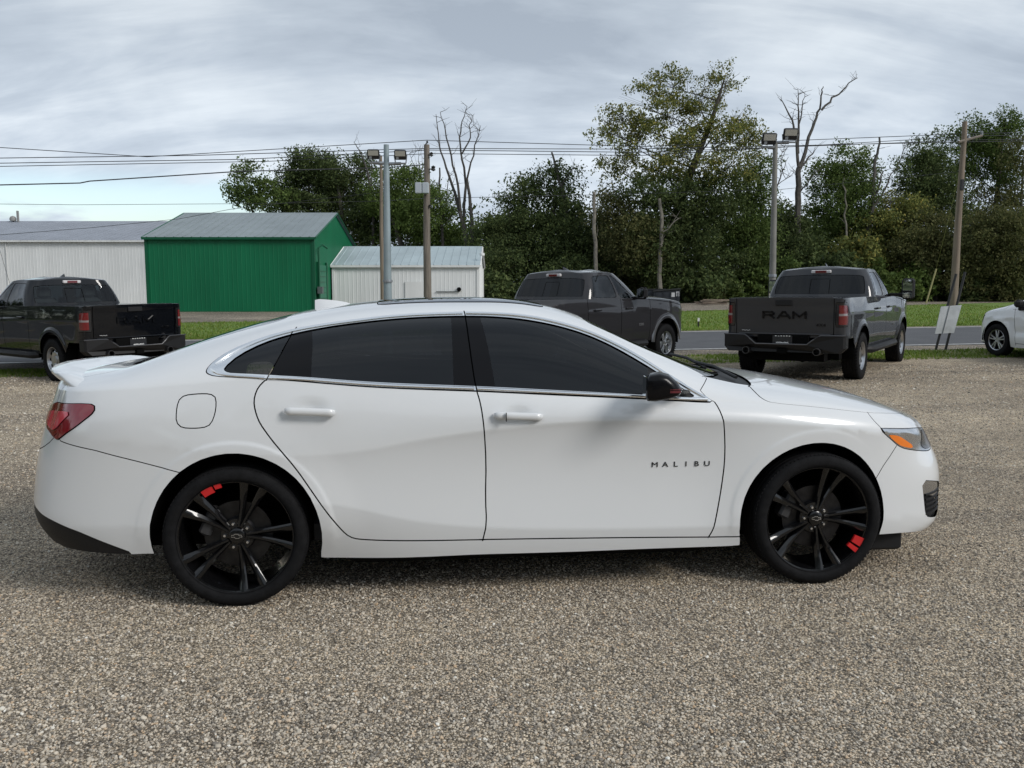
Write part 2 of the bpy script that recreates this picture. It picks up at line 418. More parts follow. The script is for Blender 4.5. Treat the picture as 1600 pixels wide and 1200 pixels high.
def sedan_surf():
    plan = [(3.835, 0), (3.825, .25), (3.765, .48), (3.63, .67), (3.35, .81), (2.869, .893), (2.2, .918), (1.4, .925), (.6, .925), (0, .918),
            (-.4, .893), (-.70, .835), (-.92, .72), (-1.055, .49), (-1.115, .24), (-1.13, 0)]
    zs = [(-1.13, 1.0), (-.9, 1.01), (-.5, 1.035), (-.1, 1.065), (.16, 1.079), (.58, 1.049), (1.135, 1.017), (1.534, .993), (1.95, .968), (2.31, .943), (2.7, .915), (3.1, .868), (3.35, .828), (3.6, .768), (3.82, .70)]
    zc = [(-1.13, 1.005), (-1.05, 1.045), (-.95, 1.066), (-.8, 1.085), (-.62, 1.11), (-.4, 1.184), (-.2, 1.253), (0, 1.312), (.2, 1.362), (.4, 1.398), (.6, 1.422), (.9, 1.441), (1.15, 1.443),
          (1.4, 1.435), (1.6, 1.399), (1.8, 1.332), (2.0, 1.236), (2.2, 1.150), (2.4, 1.074), (2.52, 1.037), (2.66, 1.014), (2.85, .995), (3.1, .952), (3.4, .882), (3.6, .815), (3.74, .766), (3.82, .71)]
    ri = [(-1.1, .1), (-.6, .19), (0, .20), (.5, .185), (1.5, .18), (2.0, .185), (2.4, .18), (2.7, .15), (3.3, .14), (3.8, .1)]
    rz = [(-1.1, .9), (-.6, .92), (0, .97), (1.6, .97), (2.2, .95), (2.6, .85), (3.0, .75), (3.8, .75)]
    lean = [(-1.1, .5), (-.2, .46), (.3, .46), (1.2, .46), (2.1, .46), (2.6, .6), (3.8, .8)]
    zU = Spl([-1.2, -.5, 0, .345, .534, .857, 1.173, 1.523, 1.934, 2.345, 2.7, 3.2, 3.9], [.84, .80, .745, .726, .733, .785, .827, .857, .861, .849, .825, .77, .70])
    zL = Spl([-1.2, 0, .3, .503, .722, .923, 1.173, 1.943, 2.4, 3.9], [.36, .46, .50, .482, .425, .384, .357, .326, .322, .3])
    fz = Spl([.10, .17, .21, .26, .36, .47, .57, .66, .76, .86, 1.0], [-.16, -.07, -.02, 0, 0, 0, -.022, -.066, -.118, -.2, -.35])
    rzp = Spl([.1, .2, .28, .37, .49, .655, .80, .89, .96, 1.03, 1.1], [-.26, -.12, -.05, -.002, 0, -.025, -.06, -.09, -.115, -.14, -.17])
    ZK = np.array
    def off(x, z, nx, ny):
        u = zU(x); l = zL(x); a = sstep(.30, 1.7, x)*(1-.8*sstep(2.1, 2.7, x)); s_ = surf.zs(x)
        am = .16+.84*a
        # above the upper crease: leans in towards the shoulder
        k = np.clip((z-u)/np.maximum(s_-u, .05), -1, 1.3)
        o1 = -.050*k**2-.004*k
        # between creases: hollow; smooth turn at u
        w = np.clip((u-z)/np.maximum(u-l, .05), 0, 1)
        o2 = -.029*am*(np.sin(np.pi*np.clip(w, 0, 1)**.8)**1.0)-.006*am*w
        # tuck under the lower crease
        d = np.maximum(l-z, 0); o3 = -.006*am-.10*d-.55*d*d
        o = np.where(z >= u, o1, np.where(z >= l, o2, o3))
        # wheel arch flares
        for cx in (0.005, 2.862):
            r = np.hypot(x-cx, z-.335); o = o+(.006*(1-sstep(.445, .475, r))+.010*(1-sstep(.40, .62, r)))*(z > .1)*sstep(.2, .4, z)*(1-sstep(.04, .20, np.abs(nx)))
        for cx, cz in ((.36, .944), (1.336, .905)):
            o = o-.013*np.exp(-((x-cx)/.062)**2-((z-cz)/.034)**2)
        wf = sstep(.12, .8, nx); wr = sstep(.12, .8, -nx)
        return o*(1-wf)*(1-wr)+wf*fz(z)+wr*rzp(z)
    surf = Surf(plan, zs, zc, ri, rz, lean, off, .64)
    surf.zU, surf.zL = zU, zL
    return surf.orient()
# ---------------------------------------------------------------- the setting: ground, lot, road, lawn, path
def G(x, y):
    """height of the ground: level under the sedan, falling gently to the road, level again beyond"""
    x = np.asarray(x, float); y = np.asarray(y, float)
    return sstep(6.5, 14, y)*(1-sstep(30, 45, y))*.0132*np.clip(x, -25, 25)+np.interp(y, [6.5, 14, 19, 21, 29, 45], [0, -.21, -.21, -.15, -.15, 0])
def at(u, v, Y):
    """the point at forward distance Y that the lens places at (u, v) of a 1600 x 1200 frame"""
    a, b = (u-800)/1400, (600-v)/1400; c, s = math.cos(.1145), math.sin(.1145)
    d = Vector((a, c+b*s, -s+b*c)); t = Y/d.y
    return Vector((d.x*t, Y, CAM_H+d.z*t))
def sheet(name, xs, ys, m, dz=0., fn=None, kind='structure'):
    """grid draped on the ground; fn(x, t) maps the second coordinate"""
    X, Y = np.meshgrid(xs, ys, indexing='ij')
    if fn: X, Y = fn(X, Y)
    Z = G(X, Y)+dz; n, k = X.shape
    me = bpy.data.meshes.new(name); V = np.stack([X, Y, Z], -1).reshape(-1, 3)
    F = [(i*k+j, (i+1)*k+j, (i+1)*k+j+1, i*k+j+1) for i in range(n-1) for j in range(k-1)]
    me.from_pydata(V.tolist(), [], F); me.materials.append(m); me.polygons.foreach_set('use_smooth', [True]*len(F))
    o = bpy.data.objects.new(name, me); COL.objects.link(o); o['kind'] = kind; return o
class NT:
    def __init__(s, name):
        s.m = bpy.data.materials.new(name); s.m.use_nodes = True; s.t = s.m.node_tree; s.b = s.t.nodes['Principled BSDF']; MATS[name] = s.m
        s.co = s.n('ShaderNodeTexCoord').outputs['Object']
    def n(s, t, **k):
        q = s.t.nodes.new(t)
        for a, b in k.items(): setattr(q, a, b)
        return q
    def l(s, a, b): s.t.links.new(a, b)
    def noise(s, scale, detail=4, rough=.5, dist=0., vec=None):
        q = s.n('ShaderNodeTexNoise'); s.l(vec or s.co, q.inputs['Vector']); q.inputs['Scale'].default_value = scale; q.inputs['Detail'].default_value = detail; q.inputs['Roughness'].default_value = rough; q.inputs['Distortion'].default_value = dist; return q.outputs[0]
    def ramp(s, f, *st):
        q = s.n('ShaderNodeValToRGB'); s.l(f, q.inputs[0]); e = q.color_ramp.elements
        while len(e) < len(st): e.new(.5)
        for i, (p, c) in enumerate(st): e[i].position = p; e[i].color = (*c, 1) if hasattr(c, '__len__') else (c, c, c, 1)
        return q.outputs[0]
    def mix(s, f, a, b, mode='MIX'):
        q = s.n('ShaderNodeMix', data_type='RGBA', blend_type=mode)
        for sock, v in ((q.inputs[0], f), (q.inputs[6], a), (q.inputs[7], b)):
            if hasattr(v, 'is_output'): s.l(v, sock)
            else: sock.default_value = v if not hasattr(v, '__len__') else (*v, 1)
        return q.outputs[2]
    def bump(s, h, st, d):
        q = s.n('ShaderNodeBump'); s.l(h, q.inputs['Height']); q.inputs['Strength'].default_value = st; q.inputs['Distance'].default_value = d; s.l(q.outputs[0], s.b.inputs['Normal'])
    def col(s, c): s.l(c, s.b.inputs['Base Color'])
def gravel_mat(name, k=1., tan=(1, 1, 1), scale=85):
    t = NT(name); v = t.n('ShaderNodeTexVoronoi'); t.l(t.co, v.inputs['Vector']); v.inputs['Scale'].default_value = scale; v.inputs['Randomness'].default_value = 1
    sp = t.n('ShaderNodeSeparateColor'); t.l(v.outputs['Color'], sp.inputs[0])
    c = t.ramp(sp.outputs[0], (0, (.085*k, .078*k, .070*k)), (.35, (.21*k, .185*k, .155*k)), (.7, (.36*k, .32*k, .265*k)), (.95, (.47*k, .425*k, .36*k)), (1, (.58*k, .54*k, .48*k)))
    mp = t.n('ShaderNodeMapping'); mp.inputs['Scale'].default_value = (.35, 1., 1); mp.inputs['Rotation'].default_value = (0, 0, .12); t.l(t.co, mp.inputs[0])
    w = t.mix(1, t.ramp(t.noise(.75, 6, .6, vec=mp.outputs[0]), (.36, (.70, .69, .69)), (.64, (1.20, 1.18, 1.14))), t.ramp(t.noise(.22, 4, .5), (.35, .88), (.65, 1.1)), 'MULTIPLY')
    w2 = t.ramp(t.noise(3.2, 4, .6), (.3, (.86, .86, .87)), (.7, (1.10, 1.09, 1.06)))
    w3 = t.ramp(t.noise(16, 4, .75), (.32, .70), (.68, 1.25))
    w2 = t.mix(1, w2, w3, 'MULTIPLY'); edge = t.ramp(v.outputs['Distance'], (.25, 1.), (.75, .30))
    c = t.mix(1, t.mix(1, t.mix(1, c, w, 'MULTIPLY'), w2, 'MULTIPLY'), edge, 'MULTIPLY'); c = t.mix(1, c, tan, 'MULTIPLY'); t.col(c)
    t.b.inputs['Roughness'].default_value = .85; t.b.inputs['Specular IOR Level'].default_value = .25
    iv = t.n('ShaderNodeMath', operation='SUBTRACT'); iv.inputs[0].default_value = 1; t.l(v.outputs['Distance'], iv.inputs[1]); t.bump(iv.outputs[0], .9, .008)
    return t.m
GRAVEL = gravel_mat('pea_gravel', 1.92, (1.06, 1.0, .905), 118)
GRAVEL_FAR = gravel_mat('path_gravel', 1.35, (1, .98, .95), 60)
# distant ground
t = NT('field_grass'); t.col(t.mix(1, t.ramp(t.noise(.35, 6, .6), (.3, (.055, .075, .022)), (.7, (.085, .105, .034))), t.ramp(t.noise(14, 4), (.3, .75), (.7, 1.2)), 'MULTIPLY')); t.b.inputs['Roughness'].default_value = .95
LAWN = None
t = NT('lawn_grass'); a = t.ramp(t.noise(.9, 6, .6), (.32, (0.108, 0.169, 0.027)), (.55, (0.142, 0.223, 0.035)), (.72, (0.203, 0.250, 0.061))); b_ = t.ramp(t.noise(26, 5, .7), (.28, .45), (.72, 1.4))
t.col(t.mix(1, a, b_, 'MULTIPLY')); t.b.inputs['Roughness'].default_value = .95; t.bump(t.noise(40, 4), .8, .04); LAWN = t.m
t = NT('verge_grass'); a = t.ramp(t.noise(1.6, 6, .65), (.36, (0.311, 0.270, 0.196)), (.47, (0.216, 0.223, 0.081)), (.62, (0.135, 0.182, 0.041))); b_ = t.ramp(t.noise(40, 5, .7), (.28, .5), (.72, 1.35))
t.col(t.mix(1, a, b_, 'MULTIPLY')); t.b.inputs['Roughness'].default_value = .95; t.bump(t.noise(60, 4), .8, .03); VERGE = t.m
t = NT('asphalt'); c = t.ramp(t.noise(1.1, 6, .6), (.3, (.066, .068, .074)), (.7, (.092, .094, .10))); t.col(t.mix(1, c, t.ramp(t.noise(240, 3, .7), (.3, .72), (.75, 1.35)), 'MULTIPLY')); t.b.inputs['Roughness'].default_value = .88; t.bump(t.noise(300, 3), .4, .004); ASPHALT = t.m
LINEW = mat('road_paint_white', (.62, .62, .60), .7, var=.25, scale=9, detail=8)
LINEY = mat('road_paint_yellow', (.55, .40, .12), .7, var=.3, scale=9, detail=8)
LOT_Y = 18.2; RS = .07       # the road runs slightly away to the right
xs = np.linspace(-60, 60, 61)
far = sheet('ground', np.r_[np.linspace(-1500, -60, 8), np.linspace(-50, 50, 41), np.linspace(60, 1500, 8)], np.r_[np.linspace(-60, 60, 61), np.linspace(80, 1800, 14)], MATS['field_grass'], -.03)
lot = sheet('gravel_lot', np.linspace(-40, 40, 81), np.linspace(-12, LOT_Y+.4, 62), GRAVEL, 0., lambda X, Y: (X, Y+np.where(Y > LOT_Y-1, RS*.6*X+.15*np.sin(X*.9)+.08*np.sin(X*2.3), 0)*(Y-LOT_Y+1)/1.4*(Y > LOT_Y-1)))
RB = 21.35                    # near edge line at x = 4
rd = lambda X, T: (X, RB+RS*(X-4)+T)
verge = sheet('grass_verge', xs, np.linspace(-3.6, -.9, 8), VERGE, -.012, rd)
shoulder = sheet('road_shoulder', xs, np.linspace(-1.15, -.05, 5), GRAVEL_FAR, -.004, rd)
road = sheet('road', xs, np.linspace(-.12, 7.3, 9), ASPHALT, .004, rd)
fsh = sheet('far_shoulder', xs, np.linspace(7.25, 7.75, 3), GRAVEL_FAR, .0, rd)
lawn = sheet('lawn', xs, np.linspace(0, 1, 12), LAWN, -.006, lambda X, T: (X, (RB+RS*(X-4)+7.6)*(1-T)+T*np.interp(X, [-60, -14, -3, 8.7, 28.5, 60], [36, 37, 39, 46, 60, 82])))
path = sheet('gravel_path', xs, np.linspace(0, 1, 9), GRAVEL_FAR, .0, lambda X, T: (X, (np.interp(X, [-60, -14, -3, 8.7, 28.5, 60], [36, 37, 39, 46, 60, 82])-.1)*(1-T)+T*np.interp(X, [-60, -3, 8.7, 28.5, 60], [64, 64, 60, 75, 97])))
for name, t0, t1, m in (('edge_line', 0., .13, LINEW), ('edge_line', 7.0, 7.13, LINEW)):
    o = sheet(name, xs, np.array([t0, t1]), m, .009, rd)
for k in range(9):           # broken centre line: 3 m dashes, 9 m gaps
    x0 = 7.9-48+12*k; o = sheet('centre_dash', np.linspace(x0, x0+3., 5), np.array([3.45, 3.57]), LINEY, .009, rd)
# loose stones standing proud of the lot, nearest the camera
def scatter(name, P, S, m, kind, seed=0, flat=.7):
    me = bpy.data.meshes.new(name); me.from_pydata(P.tolist(), [], []); rng = np.random.default_rng(seed)
    a = me.attributes.new('scl', 'FLOAT_VECTOR', 'POINT'); sc = S[:, None]*rng.uniform(.7, 1.3, (len(P), 3))*[1, 1, flat]; a.data.foreach_set('vector', sc.ravel().astype(np.float32))
    a = me.attributes.new('rot', 'FLOAT_VECTOR', 'POINT'); r = rng.uniform(-.5, .5, (len(P), 3)); r[:, 2] = rng.uniform(0, 6.28, len(P)); a.data.foreach_set('vector', r.ravel().astype(np.float32))
    o = bpy.data.objects.new(name, me); COL.objects.link(o); o['kind'] = 'stuff'
    ng = bpy.data.node_groups.new(name, 'GeometryNodeTree'); ng.interface.new_socket('Geometry', in_out='INPUT', socket_type='NodeSocketGeometry'); ng.interface.new_socket('Geometry', in_out='OUTPUT', socket_type='NodeSocketGeometry')
    n = ng.nodes.new; gi, go = n('NodeGroupInput'), n('NodeGroupOutput'); ip = n('GeometryNodeInstanceOnPoints'); ic = n('GeometryNodeMeshIcoSphere'); ic.inputs['Subdivisions'].default_value = 2 if kind == 'stone' else 1; ic.inputs['Radius'].default_value = 1
    ss = n('GeometryNodeSetShadeSmooth'); sm = n('GeometryNodeSetMaterial'); sm.inputs['Material'].default_value = m
    A, B = n('GeometryNodeInputNamedAttribute'), n('GeometryNodeInputNamedAttribute')
    for q, w_ in ((A, 'scl'), (B, 'rot')): q.data_type = 'FLOAT_VECTOR'; q.inputs['Name'].default_value = w_
    l = ng.links.new
    # knock the sphere out of round
    sp = n('GeometryNodeSetPosition'); nz = n('ShaderNodeTexNoise'); nz.inputs['Scale'].default_value = 1.1; vm = n('ShaderNodeVectorMath'); vm.operation = 'SUBTRACT'; vm.inputs[1].default_value = (.5, .5, .5); v2 = n('ShaderNodeVectorMath'); v2.operation = 'SCALE'; v2.inputs['Scale'].default_value = 1.1
    l(nz.outputs['Color'], vm.inputs[0]); l(vm.outputs[0], v2.inputs[0]); l(v2.outputs[0], sp.inputs['Offset']); l(ic.outputs['Mesh'], sp.inputs['Geometry'])
    l(sp.outputs[0], sm.inputs[0]); l(gi.outputs[0], ip.inputs['Points']); l(sm.outputs[0], ip.inputs['Instance']); l(A.outputs['Attribute'], ip.inputs['Scale']); l(B.outputs['Attribute'], ip.inputs['Rotation']); l(ip.outputs[0], go.inputs[0])
    md = o.modifiers.new('scatter', 'NODES'); md.node_group = ng; return o
t = NT('loose_stone'); oi = t.n('ShaderNodeObjectInfo'); t.col(t.ramp(oi.outputs['Random'], (0, (.12, .108, .094)), (.3, (.30, .265, .22)), (.62, (.50, .44, .355)), (.85, (.62, .55, .45)), (.93, (.50, .36, .23)), (.985, (.66, .62, .54)), (1, (.82, .79, .72)))); t.b.inputs['Roughness'].default_value = .8; t.b.inputs['Specular IOR Level'].default_value = .3
rng = np.random.default_rng(4); PP = []
for y0, y1, dens in ((2.2, 3.2, 8000), (3.2, 4.4, 5200), (4.4, 6.0, 2600), (6.0, 8.5, 1000), (8.5, 12, 420), (12, 17.5, 170)):
    hw = y1*.60+.25; n_ = int(2*hw*(y1-y0)*dens); q = np.stack([rng.uniform(-hw, hw, n_), rng.uniform(y0, y1, n_)], 1); PP.append(q)
PP = np.concatenate(PP); S_ = rng.lognormal(math.log(.0042), .27, len(PP)).clip(.0025, .010)*(1+np.clip((PP[:, 1]-6)/7, 0, 1.6))
scatter('loose_gravel', np.c_[PP, G(PP[:, 0], PP[:, 1])+S_*.25], S_, t.m, 'stone', 5)
# grass blades on the verge and lawn
def grass(name, P, hgt, m, seed):
    rng = np.random.default_rng(seed); n = len(P); a = rng.uniform(0, 6.28, n); h = hgt*rng.uniform(.5, 1.3, n); wv = h*.16+.004*np.maximum(P[:, 1]/20, 1)
    dx, dy = np.cos(a)*wv, np.sin(a)*wv; tx, ty = rng.normal(0, .35, n)*h, rng.normal(0, .35, n)*h; z = G(P[:, 0], P[:, 1])-.01
    V = np.stack([np.stack([P[:, 0]-dx, P[:, 1]-dy, z], 1), np.stack([P[:, 0]+dx, P[:, 1]+dy, z], 1), np.stack([P[:, 0]+tx, P[:, 1]+ty, z+h], 1)], 1).reshape(-1, 3)
    me = bpy.data.meshes.new(name); me.vertices.add(3*n); me.vertices.foreach_set('co', V.ravel()); me.loops.add(3*n); me.loops.foreach_set('vertex_index', np.arange(3*n)); me.polygons.add(n); me.polygons.foreach_set('loop_start', np.arange(0, 3*n, 3)); me.update(calc_edges=True); me.materials.append(m)
    o = bpy.data.objects.new(name, me); COL.objects.link(o); o['kind'] = 'stuff'; return o
def leaf_mat(name, stops, trans=.38):
    t = NT(name); g = t.n('ShaderNodeNewGeometry'); c = t.ramp(g.outputs['Random Per Island'], *stops); big = t.ramp(t.noise(.28, 4, .6), (.3, .72), (.7, 1.25)); c = t.mix(1, c, big, 'MULTIPLY'); t.col(c); t.b.inputs['Roughness'].default_value = .75; t.b.inputs['Specular IOR Level'].default_value = .2
    tr = t.n('ShaderNodeBsdfTranslucent'); t.l(c, tr.inputs[0]); mx = t.n('ShaderNodeMixShader'); mx.inputs[0].default_value = trans; o = [q for q in t.t.nodes if q.type == 'OUTPUT_MATERIAL'][0]
    t.l(t.b.outputs[0], mx.inputs[1]); t.l(tr.outputs[0], mx.inputs[2]); t.l(mx.outputs[0], o.inputs[0]); return t.m
BLADE = leaf_mat('grass_blade', ((0, (0.105, 0.165, 0.022)), (.6, (0.180, 0.277, 0.045)), (.9, (0.255, 0.300, 0.075)), (1, (0.390, 0.345, 0.150))))
rng = np.random.default_rng(9)
n_ = 26000; X = rng.uniform(-14, 13, n_); T = rng.uniform(-3.0, -1.2, n_); k = (np.sin(X*1.7)+np.sin(X*.63+2)+np.sin(X*4.1+T*3)*.7+rng.normal(0, .8, n_)) > -.5
grass('verge_grass_blades', np.stack([X, RB+RS*(X-4)+T], 1)[k], .055, BLADE, 2)
n_ = 60000; X = rng.uniform(-16, 30, n_); T = rng.uniform(0, 1, n_)**1.5; y1_ = np.interp(X, [-60, -14, -3, 8.7, 28.5, 60], [36, 37, 39, 46, 60, 82])
grass('lawn_grass_blades', np.stack([X, (RB+RS*(X-4)+7.75)*(1-T)+T*y1_], 1), .07, BLADE, 3)
# ---------------------------------------------------------------- the sedan
PAINT_W = mat('white_paint', (.69, .705, .717), .30, 0, 1., .5)
BLACK_GLOSS = mat('gloss_black', (.004, .004, .005), .25, 0, .12, spec=.15)
BLACK_PLASTIC = mat('black_plastic', (.010, .010, .011), .55, spec=.3, bump=.15, bscale=300)
DARK_VOID = mat('dark_void', (.004, .004, .004), .95, spec=.1)
CHROME = mat('chrome', (.90, .91, .92), .16, 1.)
RUBBER = mat('tyre_rubber', (.010, .010, .0108), .8, spec=.12, var=.25, scale=30, bump=.25, bscale=120)
RIM_BLACK = mat('black_rim_paint', (.0045, .0045, .005), .24, 0, .7, spec=.25)
STEEL = mat('brake_steel', (.045, .045, .048), .38, 1., var=.3, scale=20)
RED_TRIM = mat('red_trim', (.55, .012, .015), .35, 0, .5)
TINT = glass('tinted_glass', (.12, .13, .14), 0, 1.54)
DARKGLASS = glass('dark_glass', (.01, .01, .012), 0, 1.5)
CLEAR = glass('clear_lens', (.93, .94, .95), 0, 1.45)
SEAT = mat('seat_cloth', (.03, .03, .032), .8, bump=.2)
RED_LENS = mat('red_lens', (.22, .006, .016), .08, 0, 1.)
RED_LIT = mat('red_reflector', (.62, .03, .06), .2, 0, 1.)
AMBER = mat('amber_lens', (.85, .20, .01), .15, 0, 1.)
SILVER = mat('lamp_silver', (.62, .63, .65), .18, 1.)
SMOKE = mat('smoked_lamp', (.10, .10, .11), .15, .5)

def ub(surf, pts):       # (x, z) of side features below the shoulder -> (u, v)
    x = np.array([p[0] for p in pts], float); z = np.array([p[1] for p in pts], float)
    u = surf.u_of_x(x); return list(zip(u, z-surf.zs(surf.base(u)[0])))
def arch(cx, cz, rx, rz, zb, n=26):
    a = [(cx+rx*math.cos(t), cz+rz*math.sin(t)) for t in np.linspace(-.25, math.pi+.25, n)]
    return [(cx+rx*.985, zb)]+a+[(cx-rx*.985, zb)]

def alloy_wheel(name, parent, loc, side, r=.337, accent=None, spin=0.):
    """black multi-spoke alloy; local y points outwards for side=+1"""
    g = empty('tmp'); bpy.data.objects.remove(g)
    m = MB(); ro = r*.815
    # rim barrel and lip
    m.lathe([(ro*.985, .112), (ro, .108), (ro*1.0, .100), (ro*.955, .096), (ro*.93, .070), (ro*.90, -.10), (ro*.96, -.12), (ro, -.12)], 64)
    def spoke(a, w0, w1, r0, r1, d0, d1, lean):
        rings = []
        for k in np.linspace(0, 1, 7):
            rr = r0+(r1-r0)*k; ww = w0+(w1-w0)*k**1.5; dd = d0+(d1-d0)*k-.014*math.sin(math.pi*k)
            an = a+lean*k; c, s_ = math.cos(an), math.sin(an); tx, tz = -s_, c
            q = []
            for t, h in ((-1, -.034), (-1, -.006), (-.55, 0), (.25, .0), (1, -.012), (1, -.034)):
                q.append((c*rr+tx*t*ww, dd+h, s_*rr+tz*t*ww))
            rings.append(q)
        m.loft(rings, True)
    for k in range(5):
        c = R(70+72*k+spin)
        for sg in (-1, 1):
            spoke(c+sg*R(8), .0105, .0215, .045, ro*.985, .070, .100, sg*R(2.5))
        # lit facet pads at spoke ends
    m.lathe([(0, .080), (.030, .080), (.036, .076), (.040, .062), (.078, .058), (.085, .040), (.085, .02)], 40)
    wh = m.build(name, RIM_BLACK, parent, loc)
    if side < 0: wh.rotation_euler = (0, 0, math.pi)
    # tyre
    t = MB(); W = .116
    prof = [(ro*.97, .104), (ro*1.005, .112), (ro*1.02, .117), (r*.865, W+.004), (r*.90, W+.0045), (r*.94, W), (r*.972, W-.010), (r*.988, W-.022)]
    tread = []
    for y0 in (.088, .050, .016):
        tread += [(r*.997, y0+.004), (r*.978, y0+.003), (r*.978, y0-.003), (r*.999, y0-.004)]
    full = prof+tread+[(rr, -h) for rr, h in (tread+[])[::-1]]+[(rr, -h) for rr, h in prof[::-1]]
    t.lathe(full, 96)
    for k in range(96):     # shoulder blocks
        a = 2*math.pi*k/96; M = Matrix.Rotation(-a, 4, 'Y')
        t.box(r*.975, r*.9925, W-.036, W-.013, -.0075, .0055, M)
    ty = t.build('tyre', RUBBER, wh)
    d = MB(); d.lathe([(.070, .03), (.160, .03), (.160, .005), (.070, .005)], 48); d.lathe([(.0, .045), (.068, .045), (.074, .02)], 32)
    d.build('brake_disc', STEEL, wh)
    cb = MB(); M = Matrix.Rotation(R(-25), 4, 'Y')
    cb.box(.115, .175, -.03, .050, -.07, .07, M, .012); cb.build('brake_caliper', mat('caliper_grey', (.05, .05, .052), .5, .3), wh)
    for k in range(5):
        a = R(32+72*k+spin); q = MB(); cx, cz = .058*math.cos(a), .058*math.sin(a)
        q.lathe([(0, .072), (.006, .072), (.0085, .068), (.0085, .05)], 6, M=Matrix.Translation((cx, 0, cz))); q.build('lug_nut', mat('lug_chrome', (.85, .85, .86), .25, 1.), wh)
    # outlined badge on the centre cap
    e = MB(); P = [(-.027, -.004), (-.011, -.004), (-.011, -.010), (.009, -.010), (.011, -.004), (.027, -.004), (.024, .005), (.010, .005), (.010, .010), (-.010, .010), (-.012, .005), (-.026, .005)]
    P = [(x*.9+z*.3, z) for x, z in P]
    e.tube([(x, .082, z) for x, z in P+P[:1]], .0016, 5, False); e.build('wheel_badge', CHROME, wh)
    if accent is not None:
        for a0, a1, r0, r1 in accent:
            q = MB(); v = []; f = []; n = 6
            for k in range(n+1):
                a = R(a0+(a1-a0)*k/n)
                for rr, h in ((ro*r0, .1035), (ro*r1, .1075), (ro*r1, .095), (ro*r0, .09)): v.append((rr*math.cos(a-.05*(rr/ro-.9)), h, rr*math.sin(a)))
            for k in range(n):
                for j in range(4): f.append((k*4+j, k*4+(j+1) % 4, k*4+4+(j+1) % 4, k*4+4+j))
            f += [(0, 1, 2, 3), (n*4, n*4+1, n*4+2, n*4+3)]
            q.add(v, f, False).build('red_accent', RED_TRIM, wh)
    return wh

